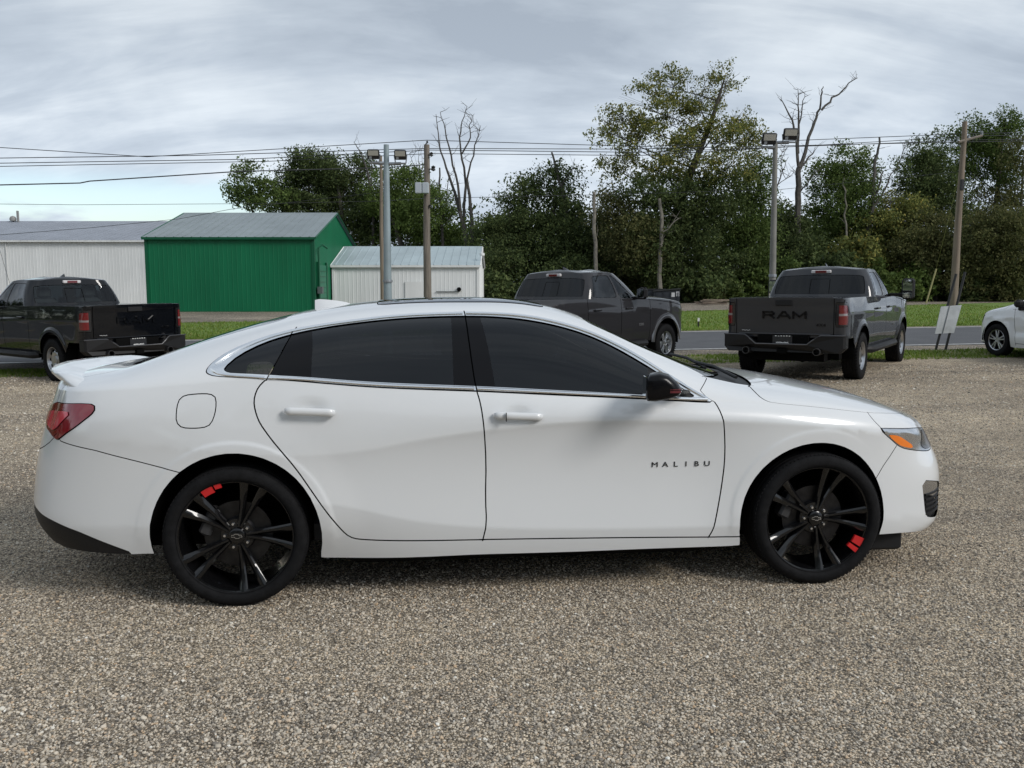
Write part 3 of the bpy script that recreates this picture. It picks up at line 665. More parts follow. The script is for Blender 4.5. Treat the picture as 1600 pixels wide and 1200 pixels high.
def build_sedan():
    s = sedan_surf(); root = empty('sedan', (-1.401, 5.002, 0), .1115)
    tag(root, 'white four-door sedan with black wheels, parked broadside in the foreground', 'car')
    sh = Shell(s, .034, .022); L = s.L; G = .0065
    sh.fine = [(3.86, 4.22, -.21, -.05, .011), (2.88, 3.26, -.19, -.03, .011)]
    ar_r = ub(s, arch(.005, .335, .396, .412, -.2)); ar_f = ub(s, arch(2.853, .335, .404, .398, -.2))
    sh.hole(ar_r); sh.hole(ar_f)
    rdoor = [(4.236, 0.006), (4.271, -0.024), (4.289, -0.057), (4.298, -0.107), (4.276, -0.185), (4.241, -0.238), (4.197, -0.298), (4.114, -0.395), (4.04, -0.506), (3.965, -0.616), (3.904, -0.700), (3.865, -0.735), (3.812, -0.742), (3.554, -0.735), (3.22, -0.722)]
    cdoor = [(3.296, 0.585), (3.282, 0.252), (3.26, 0.01), (3.239, -0.06), (3.225, -0.176), (3.214, -0.342), (3.219, -0.521), (3.214, -0.64), (3.234, -0.73)]
    fdoor = [(2.085, 0.02), (2.07, -0.006), (2.057, -0.039), (2.035, -0.122), (2.022, -0.274), (2.039, -0.423), (2.066, -0.569), (2.083, -0.643), (2.105, -0.682)]
    sill = [(3.25, -0.7225), (2.84, -0.705), (2.451, -0.691), (2.101, -0.677), (1.90, -0.667)]
    sh.line(rdoor, G, 2); sh.line(cdoor, G, 1); sh.line(fdoor, G, 2); sh.line(sill, G)
    sh.line([(5.255, -.19), (5.255, -.221), (5.033, -.268), (4.849, -.325), (4.696, -.375), (4.58, -.415)], .0045)
    hood = [(1.815, .50), (1.821, 0.47), (1.829, 0.302), (1.816, 0.144), (1.77, 0.05), (1.562, 0.036), (1.274, 0.034), (1.134, 0.075), (.90, .27), (0.621, 0.628), (.58, 1.01)]
    sh.line(hood, G, 1)
    sh.line([(1.22, .065), (1.212, -.021), (1.15, -.085)], .004); sh.line([(1.055, -.135), (1.103, -.2), (1.147, -.256), (1.25, -.42)], .004)
    sh.line([(2.075, .44), (2.061, .40), (2.101, .266), (2.136, .152), (2.112, .07)], .004)
    sh.loop([(4.648, -.164), (4.648, -.104), (4.639, -.06), (4.613, -.044), (4.552, -.042), (4.49, -.048), (4.468, -.068), (4.468, -.122), (4.482, -.173), (4.503, -.195), (4.547, -.199), (4.62, -.192)], 1, .005)
    dout = [(4.525, .156), (4.495, .248), (4.429, .345), (4.293, .430), (4.14, .474), (3.961, .502), (3.825, .520), (3.668, .546), (3.3, .572), (3.103, .566), (2.888, .552), (2.674, .528), (2.508, .486), (2.405, .432), (2.333, .355), (2.254, .270), (2.179, .160), (2.118, .076), (2.075, .000), (2.12, -.004), (2.254, -.004), (2.451, -.004), (2.867, -.004), (3.265, -.004), (3.816, -.004), (4.053, -.004), (4.236, .004), (4.40, .042), (4.48, .072), (4.518, .11)]
    sh.loop(dout, 1, .006)
    din = [(4.442, .15), (4.381, .264), (4.271, .36), (4.14, .414), (4.04, .440), (3.913, .466), (3.668, .499), (3.37, .518), (3.221, .520), (3.107, .512), (2.967, .498), (2.823, .484), (2.683, .464), (2.534, .418), (2.416, .350), (2.328, .266), (2.245, .164), (2.153, .046), (2.254, .030), (2.451, .025), (2.867, .022), (3.265, .024), (3.668, .026), (4.035, .028), (4.219, .036), (4.403, .080), (4.436, .108)]
    sh.loop(din, 1)
    sh.line([(4.125, .50), (4.18, .234), (4.240, -.004)], .006)
    sh.line([(4.046, .452), (4.035, .28), (4.035, .018)]); sh.line([(3.366, .53), (3.366, .014)]); sh.line([(3.221, .532), (3.164, .014)]); sh.line([(2.383, .345), (2.398, .2), (2.411, .016)])
    # glass of the windscreen, cowl, roof panel, rear window
    ws = [(2.655, 1.02), (2.655, .80), (2.645, .665), (2.60, .64), (2.5, .632), (2.32, .618), (2.188, .585), (2.10, .51), (2.062, .44)]
    sh.line(ws, .006, 1); sh.line([(2.085, .405), (2.062, .44), (1.98, .56), (1.86, .8), (1.80, 1.02)], .004); sh.line([(2.075, .425), (1.96, .452), (1.785, .485)], .004)
    sh.line([(1.835, .42), (1.80, .50), (1.78, .56), (1.74, .75), (1.70, 1.02)], .006)
    sh.line([(2.86, 1.02), (2.86, .76), (2.89, .74), (3.70, .74), (3.74, .76), (3.74, 1.02)], .006)
    sh.line([(4.19, 1.02), (4.20, .72), (4.24, .665), (4.45, .650), (4.7, .625), (4.90, .605), (4.96, .63), (5.01, .75), (5.03, 1.02)], .006, 1)
    sh.line([(4.92, .65), (4.94, .615), (5.1, .55), (5.25, .45), (5.36, .30), (5.42, .05), (5.435, -.08)], .005, 1)
    sh.line([(5.27, -.19), (5.40, -.255), (5.55, -.29), (5.8, -.30), (L+.02, -.30)], .005, 1)
    tail = [(5.66, -.125), (5.60, -.085), (5.519, -.068), (5.431, -.054), (5.129, -.051), (5.055, -.055), (5.030, -.071), (5.046, -.10), (5.134, -.157), (5.262, -.222), (5.36, -.20), (5.52, -.165)]
    sh.loop(round_poly(tail, .014), 0, .004); sh.loop([(5.56, -.118), (5.50, -.098), (5.36, -.092), (5.20, -.087), (5.175, -.098), (5.21, -.122), (5.285, -.175), (5.36, -.180), (5.48, -.155)], 1)
    head = [(1.195, -.064), (1.12, -.058), (1.024, -.050), (.85, -.028), (.67, -.008), (.53, .004), (.50, -.04), (.53, -.085), (.66, -.122), (.775, -.140), (.941, -.153), (1.028, -.150), (1.09, -.122)]
    sh.loop(head, 1, .004); sh.loop([(1.130, -.094), (1.10, -.088), (1.045, -.090), (.985, -.110), (.925, -.128), (.935, -.143), (1.007, -.143), (1.05, -.136)], 1)
    sh.loop([(.70, -.022), (.56, -.006), (.53, -.045), (.56, -.085), (.68, -.118), (.80, -.132), (.84, -.11), (.78, -.07)], 1)
    sh.loop([(.866, -.302), (.709, -.292), (.60, -.295), (.56, -.36), (.58, -.45), (.655, -.487), (.775, -.494), (.822, -.490), (.836, -.42)], 1, .004)
    sh.line([(.88, -.378), (.50, -.368)])
    sh.line([(-.02, -.10), (.42, -.10), (.45, -.13), (.40, -.20), (.47, -.28), (.50, -.40), (.46, -.43), (-.02, -.44)], .005)
    sh.line([(5.47, -.558), (5.431, -.564), (5.287, -.603), (5.134, -.655), (5.002, -.715), (4.90, -.762), (4.88, -.80)], .004); sh.line([(5.46, -.56), (5.7, -.50), (L+.02, -.48)], .004)
    bot = [(0, -.52), (.5, -.525), (.643, -.53), (.801, -.575), (1.072, -.61), (1.987, -.722), (2.731, -.772), (3.278, -.803), (4.0, -.855), (4.6, -.81), (4.797, -.777), (4.92, -.775), (5.3, -.745), (L, -.70)]
    us = np.linspace(.9, 5.0, 160); xs = s.base(us)[0]
    for fz_, a, b in ((s.zU, 1.5, 4.45), (s.zL, 1.9, 4.0)):
        k = (us > a) & (us < b); sh.crease(list(zip(us[k], (fz_(xs)-s.zs(xs))[k])), .010)
    for cx, rs in ((.005, (.425, .445, .460, .475, .50)), (2.862, (.425, .445, .460, .475, .50))):
        for r_ in rs: sh.crease(ub(s, [(cx+r_*math.cos(a), .335+r_*math.sin(a)) for a in np.linspace(.12, math.pi-.12, 44)]))
    sh.crease([(0, 0), (L, 0)])
    sh.solve(bot+[(L, 1), (0, 1)])
    p = lambda *a, **k: sh.panel(*a, parent=root, **k)
    p('body_shell', [(4.66, -.25)], PAINT_W, pair=False)
    p('front_door', [(2.6, -.3)], PAINT_W); p('rear_door', [(3.6, -.3)], PAINT_W); p('fender', [(1.6, -.08)], PAINT_W)
    p('hood', [(1.3, .6)], PAINT_W, pair=False); p('front_bumper', [(.9, -.25)], PAINT_W, pair=False); p('rear_bumper', [(5.0, -.45)], PAINT_W, pair=False)
    p('decklid', [(5.6, .5)], PAINT_W, pair=False); p('fuel_door', [(4.56, -.12)], PAINT_W, sides=(-1,))
    p('window_trim', [(4.47, .12)], CHROME, h=.003); p('window_trim', [(3.7, .523)], CHROME, h=.003); p('window_trim', [(3.7, .013)], CHROME, h=.003); p('window_trim', [(2.8, .518)], CHROME, h=.003)
    p('quarter_window', [(4.3, .2)], TINT, h=-.003, flange=0); p('pillar_trim', [(4.09, .25)], BLACK_GLOSS, h=-.003, flange=0)
    p('rear_window', [(3.7, .25)], TINT, h=-.003, flange=0); p('pillar_trim', [(3.33, .2)], BLACK_GLOSS, h=-.003, flange=0); p('pillar_trim', [(3.225, .25)], BLACK_GLOSS, h=-.003, flange=0)
    p('front_window', [(2.8, .25)], TINT, h=-.003, flange=0); p('mirror_sail', [(2.3, .12)], BLACK_PLASTIC, h=-.003, flange=0)
    p('windscreen', [(2.4, .85)], TINT, pair=False, h=-.003); p('cowl', [(1.85, .62)], BLACK_PLASTIC, pair=False, h=-.010)
    p('sunroof', [(3.2, .88)], DARKGLASS, pair=False, h=.003); p('rear_windscreen', [(4.6, .85)], DARKGLASS, pair=False, h=-.003)
    tl = p('taillight', [(5.10, -.085)], RED_LENS, h=.006); 
    for a, o in zip(tl, p('tail_reflector', [(5.4, -.13)], RED_LIT, h=.010, flange=.006)): o.parent = a
    hl = p('headlight', [(1.06, -.068)], SILVER, h=.002)
    for a, o in zip(hl, p('turn_lamp', [(1.02, -.115)], AMBER, h=.004)): o.parent = a
    for a, o in zip(hl, p('projector_lens', [(.68, -.07)], SMOKE, h=.004)): o.parent = a
    p('fog_lamp', [(.76, -.335)], SILVER, h=-.006, flange=.02); p('bumper_vent', [(.75, -.44)], BLACK_PLASTIC, h=-.018, flange=.0)
    p('grille', [(.2, -.3)], BLACK_PLASTIC, pair=False, h=-.02, flange=0); p('rear_valance', [(5.3, -.72)], BLACK_PLASTIC, pair=False, h=-.004)
    sh.report(); sh.rest('panel_seal', DARK_VOID, -.011, root)
    # rounded bead along the middle of the window trim
    def bead(P):
        for sg in (-1, 1):
            Q = smooth_line(P, .03, False, 1); X = s.S(Q[:, 0], Q[:, 1])+s.N(Q[:, 0], Q[:, 1])*.004; q = MB(); q.tube([(a, sg*b, c) for a, b, c in X], .0085, 8); q.build('trim_bead', CHROME, root)
    up_ = [(4.485, .20), (4.405, .31), (4.283, .398), (4.14, .447), (3.96, .480), (3.825, .497), (3.668, .523), (3.306, .545)]
    bead(up_); bead([(3.288, .546), (3.103, .540), (2.888, .522), (2.678, .497), (2.52, .453), (2.411, .392), (2.331, .312), (2.25, .218), (2.168, .115), (2.11, .035)])
    bead([(4.50, .155), (4.47, .10), (4.40, .058), (4.246, .018)]); bead([(4.228, .015), (4.035, .011), (3.668, .010), (3.268, .010)]); bead([(3.254, .010), (2.867, .008), (2.451, .010), (2.20, .013), (2.11, .03)])
    # clear lens over each headlight, slats of the bumper vents
    for sg in (-1, 1):
        for k in range(5):
            z = .30+.026*k; q = MB(); P = []
            for u in np.linspace(.60, .82, 6):
                x, y, zz = s.low(np.array([u]), np.array([z]))
                P.append((float(x[0])-.004, sg*(float(y[0])-.004), z))
            q.tube(P, .007, 5); q.build('vent_slat', BLACK_PLASTIC, root)
    # wheel wells, underbody
    for cx in (.005, 2.853):
        for sg in (-1, 1):
            q = MB(); q.lathe([(.415, sg*.80 if cx < 1 else sg*.74), (.415, sg*.60), (.42, sg*.56), (0, sg*.56)], 40, M=Matrix.Translation((cx, 0, .335)), a0=R(-4), a1=R(184)); q.build('wheel_well', DARK_VOID, root)
    u = MB(); u.box(.50, 2.33, -.84, .84, .17, .30, bev=.03); u.box(-.95, .50, -.54, .54, .20, .34, bev=.03); u.box(2.33, 3.66, -.54, .54, .16, .34, bev=.03); u.build('underbody', DARK_VOID, root)
    u = MB(); u.box(3.20, 3.42, -.74, .74, .115, .25, bev=.012); u.build('air_dam', BLACK_PLASTIC, root)
    # wheels
    acc_r = [(112, 124, .86, 1.0), (103, 110, .90, 1.0)]; acc_f = [(-33, -23, .80, 1.0), (-41, -35.5, .78, 1.0)]
    for cx, ac in ((0., acc_r), (2.869, acc_f)):
        for sg in (-1, 1):
            # the right-hand wheel is seen mirrored by its half turn
            a = [(180-b, 180-a_, c, d_) for a_, b, c, d_ in ac] if sg < 0 else ac
            wh = alloy_wheel('wheel', root, (cx, sg*.795, .337), sg, accent=a, spin=0 if sg > 0 else 180-2*70-(0))
    # cabin: seats, dash, wheel
    for x0, ys in ((1.35, (-.38, .38)), (.45, (-.38, .38))):
        for y in ys:
            q = MB(); q.box(x0-.05, x0+.50, y-.25, y+.25, .34, .58, bev=.06)
            q.box(-.08, .10, y-.25, y+.25, 0, .60, M=Matrix.Translation((x0, 0, .5)) @ Matrix.Rotation(R(-18), 4, 'Y'), bev=.05)
            q.box(-.05, .07, y-.13, y+.13, .62, .80, M=Matrix.Translation((x0, 0, .5)) @ Matrix.Rotation(R(-18), 4, 'Y'), bev=.04); q.build('seat', SEAT, root)
    q = MB(); q.box(2.05, 2.50, -.72, .72, .55, .95, bev=.08); q.box(.35, 2.3, -.78, .78, .28, .36); q.build('dashboard', SEAT, root)
    q = MB(); M = Matrix.Translation((1.93, .38, .93)) @ Matrix.Rotation(R(-65), 4, 'Y'); q.tube([(.185*math.cos(t), .185*math.sin(t), 0) for t in np.linspace(0, 2*math.pi, 33)], .014, 8, False, M=M)
    q.box(-.17, .17, -.02, .02, -.01, .01, M=M); q.build('steering_wheel', BLACK_PLASTIC, root)
    # boot spoiler
    m = MB(); rings = []
    for y in np.linspace(-.74, .74, 41):
        a = abs(y); xr = np.interp(a, [0, .2, .35, .5, .62, .70, .74], [-1.055, -1.035, -.995, -.918, -.83, -.755, -.70])
        zt = 1.100-.010*(a/.5)**2-.045*sstep(.55, .74, a); ch = .19-.06*sstep(.3, .74, a)
        xf = xr+ch*(.9 if a > .6 else 1); zf = np.interp(a, [0, .4, .6, .74], [1.082, 1.072, 1.055, 1.032])
        th_ = .038
        rings.append([(xr, y, zt-.008), (xr+.006, y, zt), (xr+.05, y, zt-.003), (xr+ch*.6, y, zt*.45+zf*.55+.002), (xf, y, zf-.004), (xf-.02, y, zf-.05), (xr+.07, y, zt-th_-.02), (xr+.02, y, zt-th_), (xr+.003, y, zt-.022)])
    m.loft(rings, True); m.build('spoiler', PAINT_W, root, edge=60)
    # door handles
    for x0, x1, zc_ in ((.245, .477, .934), (1.22, 1.455, .898)):
        for sg in (-1, 1):
            m = MB(); rings = []
            for k in np.linspace(0, 1, 15):
                x = x0+(x1-x0)*k; u_ = float(s.u_of_x(x)); z = zc_-.012*(k-.5)
                X, Y, Z = s.low(np.array([u_]), np.array([z])); ed = min(k, 1-k); hh = .018*(1-max(0, 1-ed/.07)**2*.45); b = float(s.low(np.array([u_]), np.array([zc_-.075]))[1][0])-.006
                out = .032-.014*max(0, 1-ed/.10)**2
                rings.append([(x, sg*(b+out+dy), z+dz) for dy, dz in ((-.016, -hh*.8), (-.004, -hh), (.004, -hh*.86), (.006, 0), (.004, hh*.86), (-.004, hh), (-.016, hh*.8))])
            m.loft(rings, True); ho = m.build('door_handle', PAINT_W, root, edge=70)
            if x0 > 1:
                q = MB(); X = x0+.055; b = float(s.low(np.array([float(s.u_of_x(X))]), np.array([zc_-.05]))[1][0]); q.box(X-.0015, X+.0015, min(sg*(b+.03), sg*(b+.043)), max(sg*(b+.03), sg*(b+.043)), zc_-.021, zc_+.021); q.build('handle_joint', DARK_VOID, ho)
    # door mirrors
    for sg in (-1, 1):
        O = [(1.938, 1.085), (1.955, 1.105), (2.0, 1.113), (2.045, 1.10), (2.085, 1.066), (2.112, 1.03), (2.10, 1.005), (2.05, .988), (1.985, .978), (1.945, .980), (1.936, .995)]
        cx, cz = 2.01, 1.045; m = MB(); rings = []
        for y, k in ((.945, .62), (.96, .84), (.985, .96), (1.02, 1.0), (1.07, 1.0), (1.10, .95), (1.118, .80), (1.124, .55)):
            rings.append([(cx+(x-cx)*(k if x > cx else min(1, k+.12))-(y-1.0)*.25, sg*y, cz+(z-cz)*k) for x, z in O])
        m.loft(rings, True); mi = m.build('door_mirror', BLACK_GLOSS, root, edge=50)
        q = MB(); q.loft([[(2.06, sg*.95, .995), (2.13, sg*.95, 1.0), (2.13, sg*.95, 1.02), (2.06, sg*.95, 1.025)], [(2.10, sg*.86, .98), (2.20, sg*.86, .985), (2.20, sg*.86, 1.0), (2.10, sg*.86, 1.005)]], False); q.build('mirror_arm', BLACK_PLASTIC, mi)
        for z0, z1 in ((1.022, 1.032), (1.036, 1.040)):
            q = MB(); q.box(2.055, 2.105, min(sg*1.045, sg*1.124), max(sg*1.045, sg*1.124), z0, z1, M=Matrix.Translation((-.035, 0, 0))); q.build('mirror_stripe', mat('red_stripe', (.13, .018, .024), .35, 0, .3), mi)
        q = MB(); q.prism([(sg*.975, .995), (sg*1.09, .992), (sg*1.10, 1.085), (sg*.975, 1.09)], 1.928, 1.934, 'X'); q.build('mirror_glass', mat('mirror_glass', (.7, .72, .74), .02, 1.), mi)
    # shark-fin antenna, wipers
    m = MB(); rings = []
    for k in np.linspace(0, 1, 9):
        x = .30+.20*k; h = .058*(1-k)**.75*(1 if k > .02 else .9)+.002; wv = .022*(math.sin(math.pi*(.15+.75*k)))
        zb = float(s.zc(x))-.004; rings.append([(x, -wv, zb), (x, -wv*.45, zb+h*.6), (x, 0, zb+h), (x, wv*.45, zb+h*.6), (x, wv, zb)])
    m.loft(rings, True).build('roof_antenna', PAINT_W, root)
    for y0, y1, x0 in ((-.52, .02, 2.50), (.05, .58, 2.52)):
        m = MB(); m.tube([(x0+.06, y0, 1.025), (x0+.03, (y0+y1)/2, 1.058), (x0+.0, y1, 1.062)], .009, 6); m.tube([(x0+.14, y1-.05, 1.02), (x0+.05, (y0+y1)/2+.1, 1.055)], .008, 6); m.build('wiper', BLACK_PLASTIC, root)
    # lettering on the front doors
    for sg in (-1, 1):
        for k, ch in enumerate('MALIBU'):
            x = 2.018+(2.283-2.018)*k/5 if sg < 0 else 2.283-(2.283-2.018)*k/5; z = .637
            X, Y, Z = s.low(np.array([float(s.u_of_x(x))]), np.array([z])); b = float(Y[0]); b2 = float(s.low(np.array([float(s.u_of_x(x))]), np.array([z-.02]))[1][0]); tilt = math.atan2(b-b2, .02)
            M = Matrix.Translation((x, sg*(b+.002), z)) @ (Matrix.Rotation(math.pi, 4, 'Z') if sg > 0 else Matrix()) @ Matrix.Rotation(R(90)+tilt, 4, 'X')
            text_mesh('badge_letter', ch, .036, BLACK_PLASTIC, root, M, .0015, 1.3, .0)
    return root
sedan = build_sedan()
# ---------------------------------------------------------------- pickup trucks and the minivan
class Ring:
    """half greenhouse: base loop at the belt to top loop at the roof edge, then in to the roof's middle.
    u along the loop (front centre to rear centre), v 0..1 wall, 1..1.6 roof"""
    def __init__(s, base, top, zb, zt, crown=.05, bulge=.02):
        def res(P):
            P = np.array(P, float); d = np.r_[0, np.cumsum(np.hypot(*np.diff(P, axis=0).T))]; return d, P
        s.db, s.B = res(base); s.dt, s.T = res(top); s.L = s.db[-1]; s.zb = np.array(zb, float); s.zt = np.array(zt, float); s.crown = crown; s.bulge = bulge
        s.kb = s.db/s.L; s.f = Spl(s.kb, np.c_[s.B, s.zb, s.T, s.zt])
    def S(s, u, v):
        u = np.asarray(u, float); v = np.asarray(v, float); f = u/s.L
        q_ = s.f(np.clip(f, 0, 1)); bx, by, bz, tx, ty, tz = (q_[..., i] for i in range(6)); by = np.maximum(by, 0); ty = np.maximum(ty, 0)
        w = np.clip(v, 0, 1); q = w*(1-w)*4*s.bulge
        x, y, z = bx+(tx-bx)*w, by+(ty-by)*w+q*(by > .3), bz+(tz-bz)*w
        r = np.clip((v-1)/.6, 0, 1); cx = 2.05
        rr = np.sin(r*math.pi/2)
        x = x+(cx-tx)*r*(v > 1)*.0+np.where(v > 1, (np.clip(tx, 1.35, 2.6)-tx)*r, 0); y = np.where(v > 1, ty*(1-r), y); z = np.where(v > 1, tz+s.crown*rr, z)
        return np.stack([x, y, z], -1)
    def N(s, u, v, e=.012):
        u = np.asarray(u, float); v = np.asarray(v, float)
        a = s.S(np.clip(u+e, 0, s.L), v)-s.S(np.clip(u-e, 0, s.L), v); b = s.S(u, np.clip(v+e, 0, 1.6))-s.S(u, np.clip(v-e, 0, 1.6))
        n = np.cross(a, b); n /= np.maximum(np.linalg.norm(n, axis=-1), 1e-12)[..., None]
        c = s.S(u, v)-np.array([2.05, 0, 1.4]); f = (n*c).sum(-1) < 0; n[f] *= -1; return n
def truck_surf():
    plan = [(4.70, 0), (4.68, .45), (4.58, .80), (4.36, .96), (4.1, 1.005), (3.67, 1.02), (3.1, 1.01), (2, 1.0), (1.0, 1.0), (0, 1.01), (-.7, .995), (-1.06, .975), (-1.13, .945), (-1.157, .88), (-1.165, .75), (-1.166, .5), (-1.166, .25), (-1.166, 0)]
    zs = [(-1.2, 1.405), (0, 1.40), (1, 1.385), (2, 1.365), (3.0, 1.325), (3.67, 1.285), (4.3, 1.215), (4.7, 1.12)]
    zc = [(-1.2, 1.415), (1, 1.395), (2, 1.38), (2.9, 1.42), (3.2, 1.42), (3.67, 1.39), (4.2, 1.32), (4.55, 1.23), (4.7, 1.13)]
    def off(x, z, nx, ny):
        o = -.030*np.clip((z-1.02)/.38, 0, 1.2)**2-.045*np.clip((.80-z)/.3, 0, 1.3)**2+.010*np.exp(-((z-1.12)/.03)**2)*np.where((x > .9) & (x < 3.2), 1, .4)
        for cx in (0., 3.672):
            r = np.hypot(x-cx, z-.43); o = o+.026*(1-sstep(.52, .60, r))*sstep(.3, .5, z)
        wf = sstep(.2, .8, nx); wr = sstep(.3, .9, -nx)
        return o*(1-wf)*(1-wr)+wf*(-.06*np.clip((z-1.0)/.2, 0, 1.5)**2)+wr*(-.010*np.clip((1.30-z)/.6, 0, 1)+.010*np.clip((z-1.30)/.1, 0, 1))
    s = Surf(plan, zs, zc, [(-1, .05), (2.9, .05), (3.1, .16), (4.7, .14)], [(-1, .9), (2.9, .9), (3.1, .85), (4.7, .8)], [(-1, .3), (4.7, .5)], off); return s.orient()
TRUCK_PANES = dict()
def truck_wheel(parent, loc, side, steel=True):
    r = .402; ro = r*.60
    m = MB(); m.lathe([(ro, .115), (ro*.99, .125), (ro*.95, .120), (ro*.92, .085), (ro*.86, .06)], 40); m.lathe([(ro*.9, -.1), (ro*.88, .06)], 32)
    SM = mat('bright_wheel', (.50, .51, .53), .30, 1., var=.15, scale=12)
    if steel:
        m.lathe([(ro*.88, .055), (ro*.62, .085), (ro*.55, .088), (ro*.30, .065), (ro*.27, .09), (0, .095)], 40)
    else:
        m.lathe([(0, .10), (ro*.22, .10), (ro*.30, .085), (ro*.30, .05)], 30)
        for k in range(6):
            for q in (-.16, .16):
                a = 2*math.pi*k/6+q; M = Matrix.Rotation(-a, 4, 'Y'); m.box(ro*.22, ro*.95, .070, .105, -.020, .020, M, .006)
    w_ = m.build('wheel', SM, parent, loc)
    if side < 0: w_.rotation_euler = (0, 0, math.pi)
    W = .135; t = MB(); prof = [(ro*.95, .115), (ro*1.02, .128), (r*.78, W+.006), (r*.90, W), (r*.965, W-.018)]; tr = []
    for y0 in (.09, .045, 0):
        tr += [(r*.996, y0+.008), (r*.972, y0+.006), (r*.972, y0-.006), (r*.996, y0-.008)]
    t.lathe(prof+tr+[(a, -b) for a, b in tr[:-4][::-1]]+[(a, -b) for a, b in prof[::-1]], 60)
    for k in range(48):
        M = Matrix.Rotation(2*math.pi*k/48, 4, 'Y')
        for sg in (-1, 1): t.box(r*.962, r*1.0, min(sg*.085, sg*.13), max(sg*.085, sg*.13), -.014, .010, M)
    t.build('tyre', RUBBER, w_)
    if steel:
        for k in range(10):
            a = 2*math.pi*k/10; q = MB(); c = ro*.72; q.prism([(c+.030*math.cos(b), .026*math.sin(b)) for b in np.linspace(0, 2*math.pi, 9)[:-1]], .062, .085, 'Y', M=Matrix.Rotation(a, 4, 'Y')); q.build('wheel_slot', DARK_VOID, w_)
    return w_
def build_truck(paint, tow_mirror=False, steel=True, flare=False, see=False, letters=None):
    root = empty('pickup_truck'); s = truck_surf(); sh = Shell(s, .075, .05); L = s.L; g = .012
    for cx in (0., 3.672): sh.hole(ub(s, arch(cx, .43, .50, .49, -.3, 20)))
    U = lambda x: float(s.u_of_x(x)); V = lambda x, z: (U(x), z-float(s.zs(x)))
    for x in (.93, 2.03, 3.06): sh.line([(U(x), .03), V(x, 1.0), V(x-.02 if x > 2 else x, .40)], g)
    sh.line([(U(2.98), .004), V(3.3, 1.30), V(4.2, 1.19), (U(4.5), -.05), (.4, -.03), (-.02, -.03)], g); sh.line([(U(3.06), 1.02), (U(3.06), 0.0)], g)
    sh.line([(U(3.2), .012), (U(.84), .012)], .006); sh.line([(U(.93), .005), (U(.93), .08)], g)
    yt = lambda y: float(np.interp(-y, -s.pp[len(s.pp)//2:, 1], s.uu[len(s.pp)//2:]))   # along the rear face
    ut = yt(.80); sh.line([(ut, .09), (ut, -.62), (ut, -.70)], g); sh.line([(ut-.02, -.645), (L+.02, -.645)], g)
    ua = yt(.825); ub_ = U(-.985)
    sh.loop([(ua, -.07), (ua, -.46), (ub_+.02, -.46), (ub_, -.42), (ub_, -.11), (ub_+.03, -.07)], 0, .008)
    uc = ua-.05; ud = ub_+.05; sh.loop([(uc, -.115), (uc, -.425), (ud, -.425), (ud, -.12)])
    sh.line([(uc+.03, -.25), (ud-.03, -.25)]); sh.line([(uc+.03, -.285), (ud-.03, -.285)])
    sh.line([(U(.9), .06), (L+.02, .06)])           # inner edge of the bed rails
    sh.line([(-.02, -.08), (.55, -.08), (.62, -.12), (.60, -.52), (-.02, -.52)], .01)
    uh = float(np.interp(.62, s.uu, s.uu)); sh.loop([(.66, -.10), (1.02, -.04), (1.10, -.10), (1.06, -.24), (.66, -.26)], 1, .008)
    bot = [(0, -.62), (.9, -.66), (U(4.2), -.75), (U(3.67), -.80), (U(3.0), -.84), (U(1), -.90), (U(-.45), -.90), (U(-.6), -.66), (U(-1.0), -.655), (L, -.655)]
    for cx in (0., 3.672):
        for r_ in (.52, .545, .57, .60): sh.crease(ub(s, [(cx+r_*math.cos(a), .43+r_*math.sin(a)) for a in np.linspace(.3, math.pi-.3, 40)]))
    sh.crease([(U(4.4), 0), (L, 0)])
    sh.solve(bot+[(L, 1), (0, 1)])
    p = lambda *a, **k: sh.panel(*a, parent=root, **k)
    p('bed_side', [V(.75, 1.1)], paint, flange=.03); p('rear_door', [V(1.4, .9)], paint, flange=.03); p('front_door', [V(2.5, .9)], paint, flange=.03); p('fender', [V(3.67, 1.1)], paint, flange=.03)
    p('hood', [(U(3.8), .6)], paint, pair=False, flange=.03); p('tailgate', [(L-.3, -.3)], paint, pair=False, flange=.04)
    BZ = mat('lamp_bezel', (.012, .011, .012), .2, 0, .5)
    tl = p('taillight', [((ua+uc)/2, -.25)], BZ, flange=.02, h=.006)
    RL = mat('tail_red', (.13, .005, .007), .2, 0, 1.); 
    for nm, vv, mm in (('lens', -.17, RL), ('reverse_lamp', -.27, mat('reverse_white', (.22, .19, .19), .2, 0, 1.)), ('lens', -.36, RL)):
        for a, o in zip(tl, p(nm, [((uc+ud)/2, vv)], mm, h=.010, flange=.01)): o.parent = a
    p('headlight', [(.85, -.15)], SMOKE, h=.004); p('grille', [(.2, -.3)], BLACK_PLASTIC, pair=False, h=-.03, flange=0)
    if flare is not None: sh.rest('panel_seal', DARK_VOID, -.02, root)
    # cargo box: floor, inner walls, front wall
    q = MB(); q.box(-1.12, .92, -.80, .80, .86, .90); q.box(-1.12, .92, -.95, -.80, .86, 1.38); q.box(-1.12, .92, .80, .95, .86, 1.38); q.box(.88, .93, -.95, .95, .5, 1.385); q.build('cargo_box', BLACK_PLASTIC, root)
    q = MB(); q.box(-1.165, -1.09, -.78, .78, 1.392, 1.418, bev=.010); q.build('tailgate_cap', BLACK_PLASTIC, root)
    q = MB(); q.box(-1.19, -1.172, -.14, .14, 1.285, 1.375, bev=.008); q.build('tailgate_handle', BLACK_PLASTIC, root)
    q = MB(); q.box(-1.183, -1.160, -.76, .76, .805, .83, bev=.008); q.build('tailgate_crease', DARK_VOID if False else paint, root)
    # greenhouse
    base = [(3.02, 0), (3.00, .35), (2.93, .62), (2.80, .85), (2.62, .945), (2.0, .955), (1.3, .955), (1.08, .945), (1.01, .90), (.985, .60), (.975, 0)]
